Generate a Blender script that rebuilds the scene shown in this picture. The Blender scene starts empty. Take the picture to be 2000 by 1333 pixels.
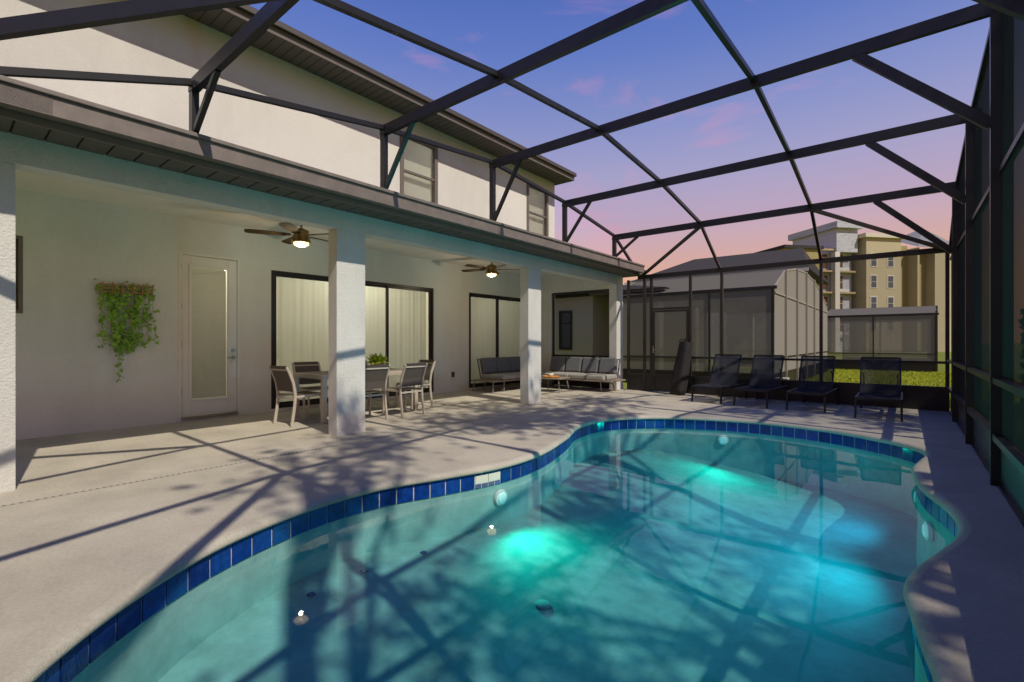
import bpy, bmesh, math, random
from mathutils import Vector, Matrix
random.seed(7)
R = math.radians
S = bpy.context.scene
COL = S.collection

# ------------------------------------------------------------------ camera
cam_d = bpy.data.cameras.new('camera')
cam = bpy.data.objects.new('camera', cam_d); COL.objects.link(cam)
cam.location = (0, 0, 1.24)
cam.rotation_euler = (R(90), 0, R(39.3))
cam_d.sensor_width = 36.0
cam_d.lens = 36.0 * 935.0 / 2000.0
cam_d.shift_y = 1.5 / 2000.0
cam_d.clip_start = 0.02
cam_d.clip_end = 900
S.camera = cam

# ------------------------------------------------------------------ sky
W = bpy.data.worlds.new('World'); S.world = W; W.use_nodes = True
wt = W.node_tree; wt.nodes.clear()
def wn(t, **k):
    n = wt.nodes.new(t)
    for a, b in k.items(): setattr(n, a, b)
    return n
wout = wn('ShaderNodeOutputWorld'); wbg = wn('ShaderNodeBackground')
wtc = wn('ShaderNodeTexCoord'); wsep = wn('ShaderNodeSeparateXYZ')
wramp = wn('ShaderNodeValToRGB')
def lin(r, g, b):
    f = lambda c: (c/255/12.92) if c/255 <= .04045 else ((c/255+.055)/1.055)**2.4
    return (f(r), f(g), f(b), 1)
stops = [(0.0, lin(226,168,138)), (.10, lin(235,180,142)), (.17, lin(216,175,172)), (.24, lin(196,173,200)),
         (.32, lin(172,169,210)), (.41, lin(141,153,210)), (.51, lin(104,130,204)), (.64, lin(71,101,187)), (1.0, lin(46,80,160))]
el = wramp.color_ramp.elements
while len(el) < len(stops): el.new(.5)
for e, (p, c) in zip(el, stops): e.position = p; e.color = c
wt.links.new(wtc.outputs['Generated'], wsep.inputs[0])
wt.links.new(wsep.outputs['Z'], wramp.inputs[0])
# thin pink evening cloud streaks
wmap = wn('ShaderNodeMapping'); wmap.inputs['Scale'].default_value = (2.2, 2.2, 7.0); wmap.inputs['Rotation'].default_value = (0.25, 0.1, 0.4)
wno = wn('ShaderNodeTexNoise'); wno.inputs['Scale'].default_value = 1.6; wno.inputs['Detail'].default_value = 7; wno.inputs['Roughness'].default_value = .58; wno.inputs['Distortion'].default_value = .35
wcr = wn('ShaderNodeValToRGB'); wcr.color_ramp.elements[0].position = .57; wcr.color_ramp.elements[1].position = .78
wcr.color_ramp.elements[0].color = (0,0,0,1); wcr.color_ramp.elements[1].color = (.46,.46,.46,1)
wmix = wn('ShaderNodeMixRGB'); wmix.inputs[2].default_value = lin(240,160,190)
wt.links.new(wtc.outputs['Generated'], wmap.inputs[0]); wt.links.new(wmap.outputs[0], wno.inputs['Vector'])
wt.links.new(wno.outputs['Fac'], wcr.inputs[0]); wt.links.new(wcr.outputs[0], wmix.inputs[0])
wt.links.new(wramp.outputs[0], wmix.inputs[1]); wt.links.new(wmix.outputs[0], wbg.inputs[0])
wbg.inputs[1].default_value = 1.0
wt.links.new(wbg.outputs[0], wout.inputs[0])

# ------------------------------------------------------------------ sun
SUNDIR = Vector((-2.4, .41, -2.73)).normalized()
sd = bpy.data.lights.new('sun', 'SUN'); sd.energy = 4.1; sd.angle = R(.65); sd.color = (1, .91, .77)
so = bpy.data.objects.new('sun', sd); COL.objects.link(so)
so.rotation_euler = SUNDIR.to_track_quat('-Z', 'Y').to_euler()

S.view_settings.view_transform = 'Standard'; S.view_settings.look = 'None'
S.view_settings.exposure = 0.0; S.view_settings.gamma = 1.0
S.render.engine = 'CYCLES'
cy = S.cycles
cy.max_bounces = 8; cy.diffuse_bounces = 4; cy.glossy_bounces = 3; cy.transmission_bounces = 4; cy.transparent_max_bounces = 24
cy.sample_clamp_indirect = 4.0; cy.caustics_reflective = False; cy.caustics_refractive = False
cy.use_denoising = True; cy.volume_bounces = 0

# ------------------------------------------------------------------ materials
MATS = {}
def mat(name, col, rough=.6, metal=0., var=.0, vscale=6., bump=0., bscale=120., spec=.5, col2=None, detail=6, sheen=0, stretch=None, emit=None, estr=0):
    if name in MATS: return MATS[name]
    m = bpy.data.materials.new(name); m.use_nodes = True; MATS[name] = m
    nt = m.node_tree; p = nt.nodes['Principled BSDF']
    p.inputs['Base Color'].default_value = (*col, 1); p.inputs['Roughness'].default_value = rough
    p.inputs['Metallic'].default_value = metal; p.inputs['Specular IOR Level'].default_value = spec
    if emit:
        p.inputs['Emission Color'].default_value = (*emit, 1); p.inputs['Emission Strength'].default_value = estr
    tc = nt.nodes.new('ShaderNodeTexCoord'); src = tc.outputs['Object']
    if stretch:
        mp = nt.nodes.new('ShaderNodeMapping'); mp.inputs['Scale'].default_value = stretch
        nt.links.new(src, mp.inputs[0]); src = mp.outputs[0]
    if var or col2:
        n = nt.nodes.new('ShaderNodeTexNoise'); n.inputs['Scale'].default_value = vscale; n.inputs['Detail'].default_value = detail
        n.inputs['Roughness'].default_value = .62
        nt.links.new(src, n.inputs['Vector'])
        r = nt.nodes.new('ShaderNodeValToRGB')
        c2 = col2 or tuple(c*(1-var) for c in col); c1 = col if col2 else tuple(min(1, c*(1+var*.6)) for c in col)
        r.color_ramp.elements[0].position = .32; r.color_ramp.elements[1].position = .68
        r.color_ramp.elements[0].color = (*c2, 1); r.color_ramp.elements[1].color = (*c1, 1)
        nt.links.new(n.outputs['Fac'], r.inputs[0]); nt.links.new(r.outputs[0], p.inputs['Base Color'])
    if bump:
        n = nt.nodes.new('ShaderNodeTexNoise'); n.inputs['Scale'].default_value = bscale; n.inputs['Detail'].default_value = 4
        nt.links.new(src, n.inputs['Vector'])
        b = nt.nodes.new('ShaderNodeBump'); b.inputs['Strength'].default_value = bump; b.inputs['Distance'].default_value = .01
        nt.links.new(n.outputs['Fac'], b.inputs['Height']); nt.links.new(b.outputs[0], p.inputs['Normal'])
    return m

def weather(m, fine, famt, stain, samt, stretch=(1,1,1)):
    """fine speckle and broad stains multiplied over the base colour"""
    nt = m.node_tree; p = nt.nodes['Principled BSDF']; tc = nt.nodes['Texture Coordinate']
    src = p.inputs['Base Color'].links[0].from_socket
    for sc_, amt, lo_, hi_, st in ((fine, famt, .35, .65, (1,1,1)), (stain, samt, .46, .72, stretch)):
        mp = nt.nodes.new('ShaderNodeMapping'); mp.inputs['Scale'].default_value = st; nt.links.new(tc.outputs['Object'], mp.inputs[0])
        n = nt.nodes.new('ShaderNodeTexNoise'); n.inputs['Scale'].default_value = sc_; n.inputs['Detail'].default_value = 9; n.inputs['Roughness'].default_value = .65
        nt.links.new(mp.outputs[0], n.inputs['Vector'])
        r = nt.nodes.new('ShaderNodeValToRGB'); r.color_ramp.elements[0].position = lo_; r.color_ramp.elements[1].position = hi_
        r.color_ramp.elements[0].color = (1,1,1,1); r.color_ramp.elements[1].color = (1-amt,1-amt,1-amt*1.1,1)
        nt.links.new(n.outputs['Fac'], r.inputs[0])
        mx = nt.nodes.new('ShaderNodeMixRGB'); mx.blend_type = 'MULTIPLY'; mx.inputs[0].default_value = 1
        nt.links.new(src, mx.inputs[1]); nt.links.new(r.outputs[0], mx.inputs[2]); src = mx.outputs[0]
    nt.links.new(src, p.inputs['Base Color'])
def mixmat(name, fac, a_kind, acol, b_kind, bcol, fresnel=None, rough=0.02, bump=None, graze=1.0):
    """two-lobe sheet: see-through part plus reflecting / woven part"""
    if name in MATS: return MATS[name]
    m = bpy.data.materials.new(name); m.use_nodes = True; MATS[name] = m
    nt = m.node_tree; nt.nodes.clear()
    o = nt.nodes.new('ShaderNodeOutputMaterial'); mx = nt.nodes.new('ShaderNodeMixShader')
    a = nt.nodes.new(a_kind); a.inputs[0].default_value = (*acol, 1)
    b = nt.nodes.new(b_kind); b.inputs[0].default_value = (*bcol, 1)
    if b_kind == 'ShaderNodeBsdfGlossy': b.inputs['Roughness'].default_value = rough
    if fresnel:
        # Schlick reflectance of a thin sheet, the same from both sides
        f0 = ((fresnel-1)/(fresnel+1))**2
        g = nt.nodes.new('ShaderNodeNewGeometry'); d = nt.nodes.new('ShaderNodeVectorMath'); d.operation = 'DOT_PRODUCT'
        nt.links.new(g.outputs['Normal'], d.inputs[0]); nt.links.new(g.outputs['Incoming'], d.inputs[1]); dn = d
        def M(op, a, b):
            n = nt.nodes.new('ShaderNodeMath'); n.operation = op
            for i, v in enumerate((a, b)):
                if v is None: continue
                if isinstance(v, (int, float)): n.inputs[i].default_value = v
                else: nt.links.new(v, n.inputs[i])
            return n.outputs[0]
        c = M('ABSOLUTE', d.outputs['Value'], None)
        k = M('POWER', M('SUBTRACT', 1.0, c), 5.0)
        nt.links.new(M('ADD', M('MULTIPLY', k, graze*(1-f0)), f0), mx.inputs[0])
    else: mx.inputs[0].default_value = fac
    if bump:
        tc = nt.nodes.new('ShaderNodeTexCoord'); n = nt.nodes.new('ShaderNodeTexNoise')
        n.inputs['Scale'].default_value = bump[0]; n.inputs['Detail'].default_value = 2
        nt.links.new(tc.outputs['Object'], n.inputs['Vector'])
        bp = nt.nodes.new('ShaderNodeBump'); bp.inputs['Strength'].default_value = bump[1]; bp.inputs['Distance'].default_value = .02
        nt.links.new(n.outputs['Fac'], bp.inputs['Height']); nt.links.new(bp.outputs[0], b.inputs['Normal'])
        if fresnel: nt.links.new(bp.outputs[0], dn.inputs[0])
    nt.links.new(a.outputs[0], mx.inputs[1]); nt.links.new(b.outputs[0], mx.inputs[2]); nt.links.new(mx.outputs[0], o.inputs[0])
    return m

stucco = mat('stucco', (.68, .665, .62), .9, var=.06, vscale=2.5, bump=.9, bscale=55, spec=.2)
stucco_smooth = mat('stucco_smooth', (.70, .685, .635), .9, var=.06, vscale=.8, bump=.35, bscale=90, spec=.2)
deckm = mat('deck_coating', (.51, .465, .38), .85, var=.15, vscale=1.6, bump=.45, bscale=150, spec=.25)
ceilm = mat('lanai_ceiling', (.75, .73, .68), .9, var=.03, vscale=3, bump=.15, bscale=60, spec=.2)
weather(deckm, 45, .16, .7, .14); weather(stucco, 30, .08, 1.2, .10, (1,1,.35)); weather(stucco_smooth, 26, .06, .9, .11, (1,1,.3))
bronze = mat('bronze_aluminium', (.034, .032, .033), .36, metal=.45, var=.12, vscale=9, spec=.5)
bronze_l = mat('weathered_bronze_gutter', (.20, .165, .145), .5, metal=.1, var=.18, vscale=7)
soffitm = mat('soffit_vinyl', (.095, .088, .075), .6, var=.1, vscale=10)
fasciam = mat('brown_fascia', (.15, .125, .105), .55, var=.1, vscale=6)
shingle = mat('shingle', (.038, .034, .031), .95, var=.35, vscale=14, bump=.6, bscale=40)
whitep = mat('white_paint', (.70, .68, .63), .45, var=.03, vscale=3)
curtainm = None
metalm = mat('satin_nickel', (.35, .32, .28), .32, metal=1)
darkm = mat('dark_interior', (.03, .03, .03), .9)
floorin = mat('interior_floor', (.32, .29, .25), .5, var=.1)
slingm = mixmat('dark_sling', .80, 'ShaderNodeBsdfTransparent', (1,1,1), 'ShaderNodeBsdfDiffuse', (.040,.043,.055))
loungef = mat('lounger_frame', (.016, .016, .019), .4, metal=.3)
champ = mat('champagne_frame', (.52, .46, .38), .4, metal=.15, var=.05)
slingb = mat('taupe_sling', (.095, .078, .064), .8, var=.15, vscale=40, bump=.2, bscale=400)
tabletop_m = mat('table_slat', (.20, .165, .13), .6, var=.2, vscale=8)
cush_g = mat('grey_cushion', (.135, .14, .15), .95, var=.1, vscale=12, bump=.25, bscale=220)
cush_w = mat('pale_cushion', (.34, .325, .30), .95, var=.06, vscale=9, bump=.2, bscale=220)
teak = mat('weathered_teak', (.26, .21, .16), .65, var=.25, vscale=5, stretch=(2, 14, 14))
sofaf = mat('sofa_frame', (.24, .22, .20), .45, metal=.2)
brass = mat('aged_brass', (.36, .23, .09), .35, metal=.85, var=.15, vscale=14)
walnut = mat('fan_blade_wood', (.07, .045, .022), .85, spec=.15, var=.3, vscale=5, stretch=(2, 20, 2))
lampglass = mat('lit_lamp_glass', (.9, .85, .7), .4, emit=(1, .78, .42), estr=3)
leafm = mat('leaf_green', (.055, .135, .028), .6, col2=(.025, .075, .012), vscale=3)
leafy = mat('leaf_bright', (.55, .68, .06), .6, col2=(.28, .42, .04), vscale=20)
ivym = mat('ivy_leaf', (.30, .52, .05), .55, col2=(.13, .27, .03), vscale=14)
barkm = mat('bark', (.10, .075, .055), .95, var=.35, vscale=12, bump=.6, bscale=30)
willow = mat('willow_trellis', (.36, .21, .07), .7, var=.3, vscale=18)
terr = mat('pale_pot', (.56, .44, .32), .7, var=.08)
orangem = mat('orange_tray', (.55, .25, .035), .5, var=.2, vscale=20)
tilem = []
for i, c in enumerate([(.006,.040,.23), (.008,.055,.27), (.006,.030,.18), (.010,.075,.26), (.005,.045,.20)]):
    tilem.append(mat('cobalt_tile_%s' % 'abcde'[i], c, .12, var=.35, vscale=22, bump=.08, bscale=60))
grout = mat('white_grout', (.62, .62, .58), .8)
plaster = mat('pool_plaster', (.31, .45, .41), .8, var=.2, vscale=3.0, bump=.12, bscale=60)
weather(plaster, 14, .12, 1.3, .15)
grassm = mat('grass', (.24, .27, .016), .9, col2=(.17, .21, .012), vscale=.9, detail=8)
bladem = mat('grass_blade', (.55, .58, .018), .8, col2=(.40, .45, .016), vscale=2)
lensm = mat('pool_lamp_lens', (.8, .85, .8), .3, emit=(.5, 1, .85), estr=.15)
coverm = mat('black_cover_fabric', (.022, .019, .018), .85, var=.4, vscale=6, bump=.5, bscale=14)
sandw = mat('neighbour_wall', (.58, .54, .46), .9, var=.05, bump=.3, bscale=50)
glass = mixmat('window_glass', 0, 'ShaderNodeBsdfTransparent', (.90,.92,.89), 'ShaderNodeBsdfGlossy', (1,1,1), fresnel=1.55, rough=.015)
def screen_material(name, openness, col):
    """woven mesh: seen at a slant the threads close up, so openness falls with the angle of incidence"""
    m = bpy.data.materials.new(name); m.use_nodes = True; MATS[name] = m
    nt = m.node_tree; nt.nodes.clear(); N = nt.nodes.new
    o = N('ShaderNodeOutputMaterial'); mx = N('ShaderNodeMixShader'); a = N('ShaderNodeBsdfDiffuse'); b = N('ShaderNodeBsdfTransparent')
    a.inputs[0].default_value = (*col, 1)
    g = N('ShaderNodeNewGeometry'); d = N('ShaderNodeVectorMath'); d.operation = 'DOT_PRODUCT'
    nt.links.new(g.outputs['Normal'], d.inputs[0]); nt.links.new(g.outputs['Incoming'], d.inputs[1])
    ab = N('ShaderNodeMath'); ab.operation = 'ABSOLUTE'; nt.links.new(d.outputs['Value'], ab.inputs[0])
    mxx = N('ShaderNodeMath'); mxx.operation = 'MAXIMUM'; mxx.inputs[1].default_value = .05; nt.links.new(ab.outputs[0], mxx.inputs[0])
    iv = N('ShaderNodeMath'); iv.operation = 'DIVIDE'; iv.inputs[0].default_value = 1; nt.links.new(mxx.outputs[0], iv.inputs[1])
    pw = N('ShaderNodeMath'); pw.operation = 'POWER'; pw.inputs[0].default_value = openness; nt.links.new(iv.outputs[0], pw.inputs[1])
    nt.links.new(pw.outputs[0], mx.inputs[0]); nt.links.new(a.outputs[0], mx.inputs[1]); nt.links.new(b.outputs[0], mx.inputs[2])
    nt.links.new(mx.outputs[0], o.inputs[0])
    return m
screen_wall = screen_material('screen_mesh', .70, (.040,.038,.036))
screen_roof = screen_material('roof_screen_mesh', .96, (.045,.045,.045))
screen_far_roof = screen_material('far_roof_screen_mesh', .30, (.185,.17,.15))
screen_far = screen_material('far_screen_mesh', .38, (.34,.32,.285))
def curtain_material(name, col):
    m = bpy.data.materials.new(name); m.use_nodes = True; nt = m.node_tree; nt.nodes.clear()
    o = nt.nodes.new('ShaderNodeOutputMaterial'); mx = nt.nodes.new('ShaderNodeMixShader'); mx.inputs[0].default_value = .45
    a = nt.nodes.new('ShaderNodeBsdfDiffuse'); b = nt.nodes.new('ShaderNodeBsdfTranslucent')
    a.inputs[0].default_value = (*col, 1); b.inputs[0].default_value = (*col, 1)
    nt.links.new(a.outputs[0], mx.inputs[1]); nt.links.new(b.outputs[0], mx.inputs[2]); nt.links.new(mx.outputs[0], o.inputs[0])
    return m
curtainm = curtain_material('sheer_curtain', (.74, .74, .66))
blindm = curtain_material('window_blind', (.70, .69, .62))

def water_material():
    m = mixmat('pool_water', 0, 'ShaderNodeBsdfTransparent', (.93,.985,.985), 'ShaderNodeBsdfGlossy', (1,1,1), fresnel=1.30, rough=.01, bump=(2.6, .05), graze=.62)
    nt = m.node_tree; o = [n for n in nt.nodes if n.type == 'OUTPUT_MATERIAL'][0]
    v = nt.nodes.new('ShaderNodeVolumeAbsorption'); v.inputs['Color'].default_value = (.02, .80, .90, 1); v.inputs['Density'].default_value = .46
    nt.links.new(v.outputs[0], o.inputs['Volume'])
    return m
waterm = water_material()

# ------------------------------------------------------------------ mesh helpers
class MB:
    def __init__(s): s.v = []; s.f = []
    def add(s, vs, fs):
        o = len(s.v); s.v += [tuple(v) for v in vs]; s.f += [tuple(i+o for i in f) for f in fs]; return s
    def box(s, x0, x1, y0, y1, z0, z1):
        return s.add([(x0,y0,z0),(x1,y0,z0),(x1,y1,z0),(x0,y1,z0),(x0,y0,z1),(x1,y0,z1),(x1,y1,z1),(x0,y1,z1)],
                     [(0,3,2,1),(4,5,6,7),(0,1,5,4),(1,2,6,5),(2,3,7,6),(3,0,4,7)])
    def quad(s, *p): return s.add(p, [tuple(range(len(p)))])
    def bar(s, p, q, w, h, up=(0,0,1), shift=0.):
        p = Vector(p); q = Vector(q); d = (q-p).normalized(); u = Vector(up)
        sd_ = d.cross(u)
        if sd_.length < 1e-4: sd_ = d.cross(Vector((0,1,0)))
        sd_.normalize(); u = sd_.cross(d).normalized()
        a = sd_*w/2; b = u*h/2; c = u*shift
        vs = [p-a-b+c, p+a-b+c, p+a+b+c, p-a+b+c, q-a-b+c, q+a-b+c, q+a+b+c, q-a+b+c]
        return s.add(vs, [(0,1,2,3),(7,6,5,4),(0,4,5,1),(1,5,6,2),(2,6,7,3),(3,7,4,0)])
    def cyl(s, p, q, r0, r1=None, n=12, cap=True):
        r1 = r0 if r1 is None else r1
        p = Vector(p); q = Vector(q); d = (q-p).normalized()
        t = d.cross(Vector((0,0,1)));
        if t.length < 1e-3: t = Vector((1,0,0))
        t.normalize(); b = d.cross(t)
        vs = []
        for c, r in ((p, r0), (q, r1)):
            for i in range(n):
                a = 2*math.pi*i/n; vs.append(c + t*math.cos(a)*r + b*math.sin(a)*r)
        fs = [(i, (i+1) % n, n+(i+1) % n, n+i) for i in range(n)]
        if cap: fs += [tuple(range(n-1, -1, -1)), tuple(range(n, 2*n))]
        return s.add(vs, fs)
    def lathe(s, prof, c=(0,0,0), n=20):
        c = Vector(c); vs = []; fs = []
        for r, z in prof:
            for i in range(n):
                a = 2*math.pi*i/n; vs.append(c+Vector((r*math.cos(a), r*math.sin(a), z)))
        for k in range(len(prof)-1):
            for i in range(n):
                j = (i+1) % n; fs.append((k*n+i, k*n+j, (k+1)*n+j, (k+1)*n+i))
        return s.add(vs, fs)
    def path(s, pts, w, h, up):
        for a, b in zip(pts[:-1], pts[1:]): s.bar(a, b, w, h, up)
        return s
    def build(s, name, m, parent=None, bevel=0., smooth=False, loc=None, rz=0):
        me = bpy.data.meshes.new(name); me.from_pydata(s.v, [], s.f); me.update()
        me.materials.append(m)
        o = bpy.data.objects.new(name, me); COL.objects.link(o)
        if parent: o.parent = parent
        if loc: o.location = loc
        if rz: o.rotation_euler.z = rz
        if bevel:
            b = o.modifiers.new('bevel', 'BEVEL'); b.width = bevel; b.segments = 2; b.limit_method = 'ANGLE'; b.angle_limit = R(40)
        if smooth:
            for p in me.polygons: p.use_smooth = True
        return o
def tag(o, label=None, cat=None, group=None, kind=None):
    if label: o['label'] = label
    if cat: o['category'] = cat
    if group: o['group'] = group
    if kind: o['kind'] = kind
    return o
def thing(name, label, cat, loc=(0,0,0), rz=0, group=None):
    o = bpy.data.objects.new(name, None); COL.objects.link(o); o.location = loc; o.rotation_euler.z = rz
    return tag(o, label, cat, group)
def dup(root, loc, rz, label, group=None):
    r = root.copy(); COL.objects.link(r); r.location = loc; r.rotation_euler.z = rz; r['label'] = label
    if group: r['group'] = group
    for ch in list(root.children):
        c = ch.copy(); COL.objects.link(c); c.parent = r
        for g in ch.children:
            d = g.copy(); COL.objects.link(d); d.parent = c
    return r
def holed(mb, axis, c0, c1, a0, a1, z0, z1, holes):
    """wall slab with rectangular openings; axis 'x': slab spans x c0..c1, runs along y a0..a1"""
    xs = sorted(set([a0, a1] + [v for h in holes for v in h[:2] if a0 < v < a1]))
    for p, q in zip(xs[:-1], xs[1:]):
        mid = (p+q)/2; zz = [z0]
        hs = sorted([(h[2], h[3]) for h in holes if h[0] < mid < h[1]])
        segs = []; cur = z0
        for b, t in hs:
            if b > cur: segs.append((cur, b))
            cur = max(cur, t)
        if cur < z1: segs.append((cur, z1))
        for b, t in segs:
            if axis == 'x': mb.box(c0, c1, p, q, b, t)
            else: mb.box(p, q, c0, c1, b, t)
    return mb

# ------------------------------------------------------------------ pool outline
PTS = [(-2.5,.2),(-2.94,.61),(-3.31,1.16),(-3.52,1.84),(-3.53,2.5),(-3.35,3.09),(-3.18,3.74),(-3.2,4.45),(-3.45,5.35),(-3.76,6.2),(-3.72,7.05),(-3.15,7.8),
       (-2.05,8.25),(-1.0,8.2),(-.27,7.8),(.08,7.42),(.16,7.05),(.10,6.65),(.04,6.15),(.09,5.48),(.22,4.95),(.27,4.58),(.24,4.22),(.14,3.86),(.03,3.5),(-.02,3.2),(0,2.95),(.04,2.62),(.07,2.3),
       (.02,1.75),(-.35,1.1),(-1.0,.6),(-1.7,.2),(-2.15,.03)]
def closed_spline(P, step):
    n = len(P); dense = []
    for i in range(n):
        p0, p1, p2, p3 = [Vector(P[(i+k-1) % n]) for k in range(4)]
        for j in range(24):
            t = j/24
            dense.append(.5*((2*p1)+(-p0+p2)*t+(2*p0-5*p1+4*p2-p3)*t*t+(-p0+3*p1-3*p2+p3)*t**3))
    L = [0]
    for i in range(len(dense)): L.append(L[-1]+(dense[(i+1) % len(dense)]-dense[i]).length)
    N = int(round(L[-1]/step)); out = []; k = 0
    for i in range(N):
        s = L[-1]*i/N
        while L[k+1] < s: k += 1
        t = (s-L[k])/(L[k+1]-L[k]); out.append(dense[k].lerp(dense[(k+1) % len(dense)], t))
    return out
PTS = [(x+(.03 if x > -.3 and y > 2 else 0), y) for x, y in PTS]
TS = .158
PO = closed_spline(PTS, TS/3)
NP = len(PO) - len(PO) % 3
PO = PO[:NP] if NP == len(PO) else closed_spline(PTS, sum((PO[(i+1) % len(PO)]-PO[i]).length for i in range(len(PO)))/NP)[:NP]
area = sum(PO[i].x*PO[(i+1) % NP].y-PO[(i+1) % NP].x*PO[i].y for i in range(NP))
if area < 0: PO.reverse()
NRM = []
for i in range(NP):
    d = PO[(i+1) % NP]-PO[i-1]; NRM.append(Vector((d.y, -d.x)).normalized())   # outward
def ring(off, z): return [(PO[i].x+NRM[i].x*off, PO[i].y+NRM[i].y*off, z) for i in range(NP)]
def fill(loops, flip=False):
    bm = bmesh.new(); es = []
    for lp in loops:
        vs = [bm.verts.new(v) for v in lp]
        es += [bm.edges.new((vs[i], vs[(i+1) % len(vs)])) for i in range(len(vs))]
    bmesh.ops.triangle_fill(bm, use_beauty=True, use_dissolve=False, edges=es)
    bmesh.ops.recalc_face_normals(bm, faces=bm.faces)
    bm.verts.ensure_lookup_table(); bm.faces.ensure_lookup_table()
    mb = MB(); idx = {v: i for i, v in enumerate(bm.verts)}
    mb.v = [tuple(v.co) for v in bm.verts]
    for f in bm.faces:
        t = tuple(idx[v] for v in f.verts)
        mb.f.append(t if f.normal.z > 0 else t[::-1])
    bm.free(); return mb
def sweep(mb, rings):
    o = len(mb.v)
    for r in rings: mb.v += r
    for k in range(len(rings)-1):
        for i in range(NP):
            j = (i+1) % NP
            mb.f.append((o+k*NP+i, o+(k+1)*NP+i, o+(k+1)*NP+j, o+k*NP+j))
    return mb

# ------------------------------------------------------------------ ground
DX0, DX1, DY0, DY1 = -8.66, .95, -1.0, 11.72
deck = fill([[(DX0,DY0,0),(DX1,DY0,0),(DX1,DY1,0),(DX0,DY1,0)], ring(.05, 0)]).build('pool_deck', deckm)
tag(deck, kind='structure', label='pale textured pool deck')
mb = sweep(MB(), [ring(.05,0), ring(.02,-.004), ring(0,-.014), ring(-.012,-.032), ring(-.012,-.048), ring(-.002,-.060), ring(.03,-.062)])
mb.build('coping', deckm, deck, smooth=True)
mb = MB(); mb.box(-5.26, -5.235, -1, 11.4, .001, .004)
drain = mb.build('deck_drain', mat('drain_strip', (.40, .37, .33), .7), deck)
mb = MB(); y = -.95
while y < 11.3:
    mb.box(-5.253, -5.242, y, y+.022, .0045, .006); y += .045
tag(mb.build('drain_slot', darkm, drain), kind='stuff')
mb = MB(); mb.box(DX0, DX1, DY0+.02, DY0+.1, -.3, -.002); mb.box(DX0, DX1, DY1-.1, DY1, -.3, -.003); mb.box(DX1-.1, DX1, DY0, DY1, -.3, -.004)
mb.build('deck_edge', deckm, deck)
GZ = -.22
def gh(x, y): return GZ + .02*math.sin(x*.35)*math.cos(y*.27)

outer = [(-400,-400,GZ),(400,-400,GZ),(400,600,GZ),(-400,600,GZ)]
inner = [(DX0+.3,DY0+.3,GZ),(DX1-.3,DY0+.3,GZ),(DX1-.3,DY1-.3,GZ),(DX0+.3,DY1-.3,GZ)]
tag(fill([outer, inner]).build('lawn', grassm), kind='structure')
mb = MB()
for i in range(46000):
    x = random.uniform(-4.2, 4.0); yy = 11.9 + 19*random.random()**1.5
    h = random.uniform(.03, .085); a = random.uniform(0, 6.28); dx, dy = math.cos(a)*.012, math.sin(a)*.012
    lx, ly = random.uniform(-.03,.03), random.uniform(-.03,.03)
    mb.add([(x-dx,yy-dy,GZ),(x+dx,yy+dy,GZ),(x+lx,yy+ly,GZ+h)], [(0,1,2)])
tag(mb.build('grass_blades', bladem), 'short yellow green lawn grass beyond the screen', 'grass', kind='stuff')

# ------------------------------------------------------------------ pool
pool = thing('swimming_pool', 'freeform swimming pool with cobalt blue waterline tiles', 'swimming pool', (0,0,0))
FZ = -1.12
mb = sweep(MB(), [ring(.034,-.055), ring(.034,-.20), ring(.034,-.5), ring(.02,-1.0), ring(.0,-1.5)])
mb.build('pool_wall', plaster, pool, smooth=True)
def fdepth(x, y):
    t = min(1, max(0, (x+3.7)/2.6)); t = t*t*(3-2*t); return -.58-.30*t+.02*math.sin(x*1.7+y)
mb = MB(); gx, gy = 50, 90
for j in range(gy+1):
    for i in range(gx+1):
        x = -4.1+4.7*i/gx; y = -.3+8.9*j/gy; mb.v.append((x,y,fdepth(x,y)))
mb.f = [(j*(gx+1)+i, j*(gx+1)+i+1, (j+1)*(gx+1)+i+1, (j+1)*(gx+1)+i) for j in range(gy) for i in range(gx)]
mb.build('pool_floor', plaster, pool, smooth=True)
# grout bed and individual tiles
mb = sweep(MB(), [ring(.03,-.052), ring(.03,-.216)]); mb.build('grout_bed', grout, pool)
TZ0, TZ1 = -.212, -.058
def tile_at(k, z0=TZ0, z1=TZ1, m=None, name='tile', frac=(0.,1.)):
    i0, i1 = 3*k, 3*k+3
    mid = [Vector((PO[(i0+j) % NP].x, PO[(i0+j) % NP].y, 0)) for j in range(4)]
    nn = [Vector((NRM[(i0+j) % NP].x, NRM[(i0+j) % NP].y, 0)) for j in range(4)]
    vs = []; t0 = .03; off_f, off_b = .022, .031
    g = .006/TS
    def at(t):
        t = min(max(t, 0), .9999)*3; a = int(t); b = t-a
        return mid[a].lerp(mid[a+1], b), nn[a].lerp(nn[a+1], b)
    ts = [frac[0]+g, (frac[0]+frac[1])/2, frac[1]-g]
    for t in ts:
        p, n = at(t)
        for off, z in ((off_f, z0), (off_f, z1), (off_b, z1), (off_b, z0)):
            q = p+n*off; vs.append((q.x, q.y, z))
    fs = []
    for a in (0, 4):
        for j in range(4):
            fs.append((a+j, a+4+j, a+4+(j+1) % 4, a+(j+1) % 4))
    fs += [(3,2,1,0), (8,9,10,11)]
    return MB().add(vs, fs).build(name, m or random.choice(tilem), pool)
NT = NP//3
def tidx(x, y): return min(range(NT), key=lambda k: (PO[(3*k+1) % NP]-Vector((x,y))).length)
SK = tidx(-3.16, 3.62)
for k in range(NT):
    if k in (SK, (SK+1) % NT):
        for a, b in ((0,.5), (.5,1)):
            tile_at(k, -.085, TZ1, frac=(a,b)); tile_at(k, TZ0, -.175, frac=(a,b))
        tile_at(k, -.170, -.090, m=mat('skimmer_plastic', (.72,.68,.56), .5), name='skimmer_plate')
    else: tile_at(k)
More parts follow.
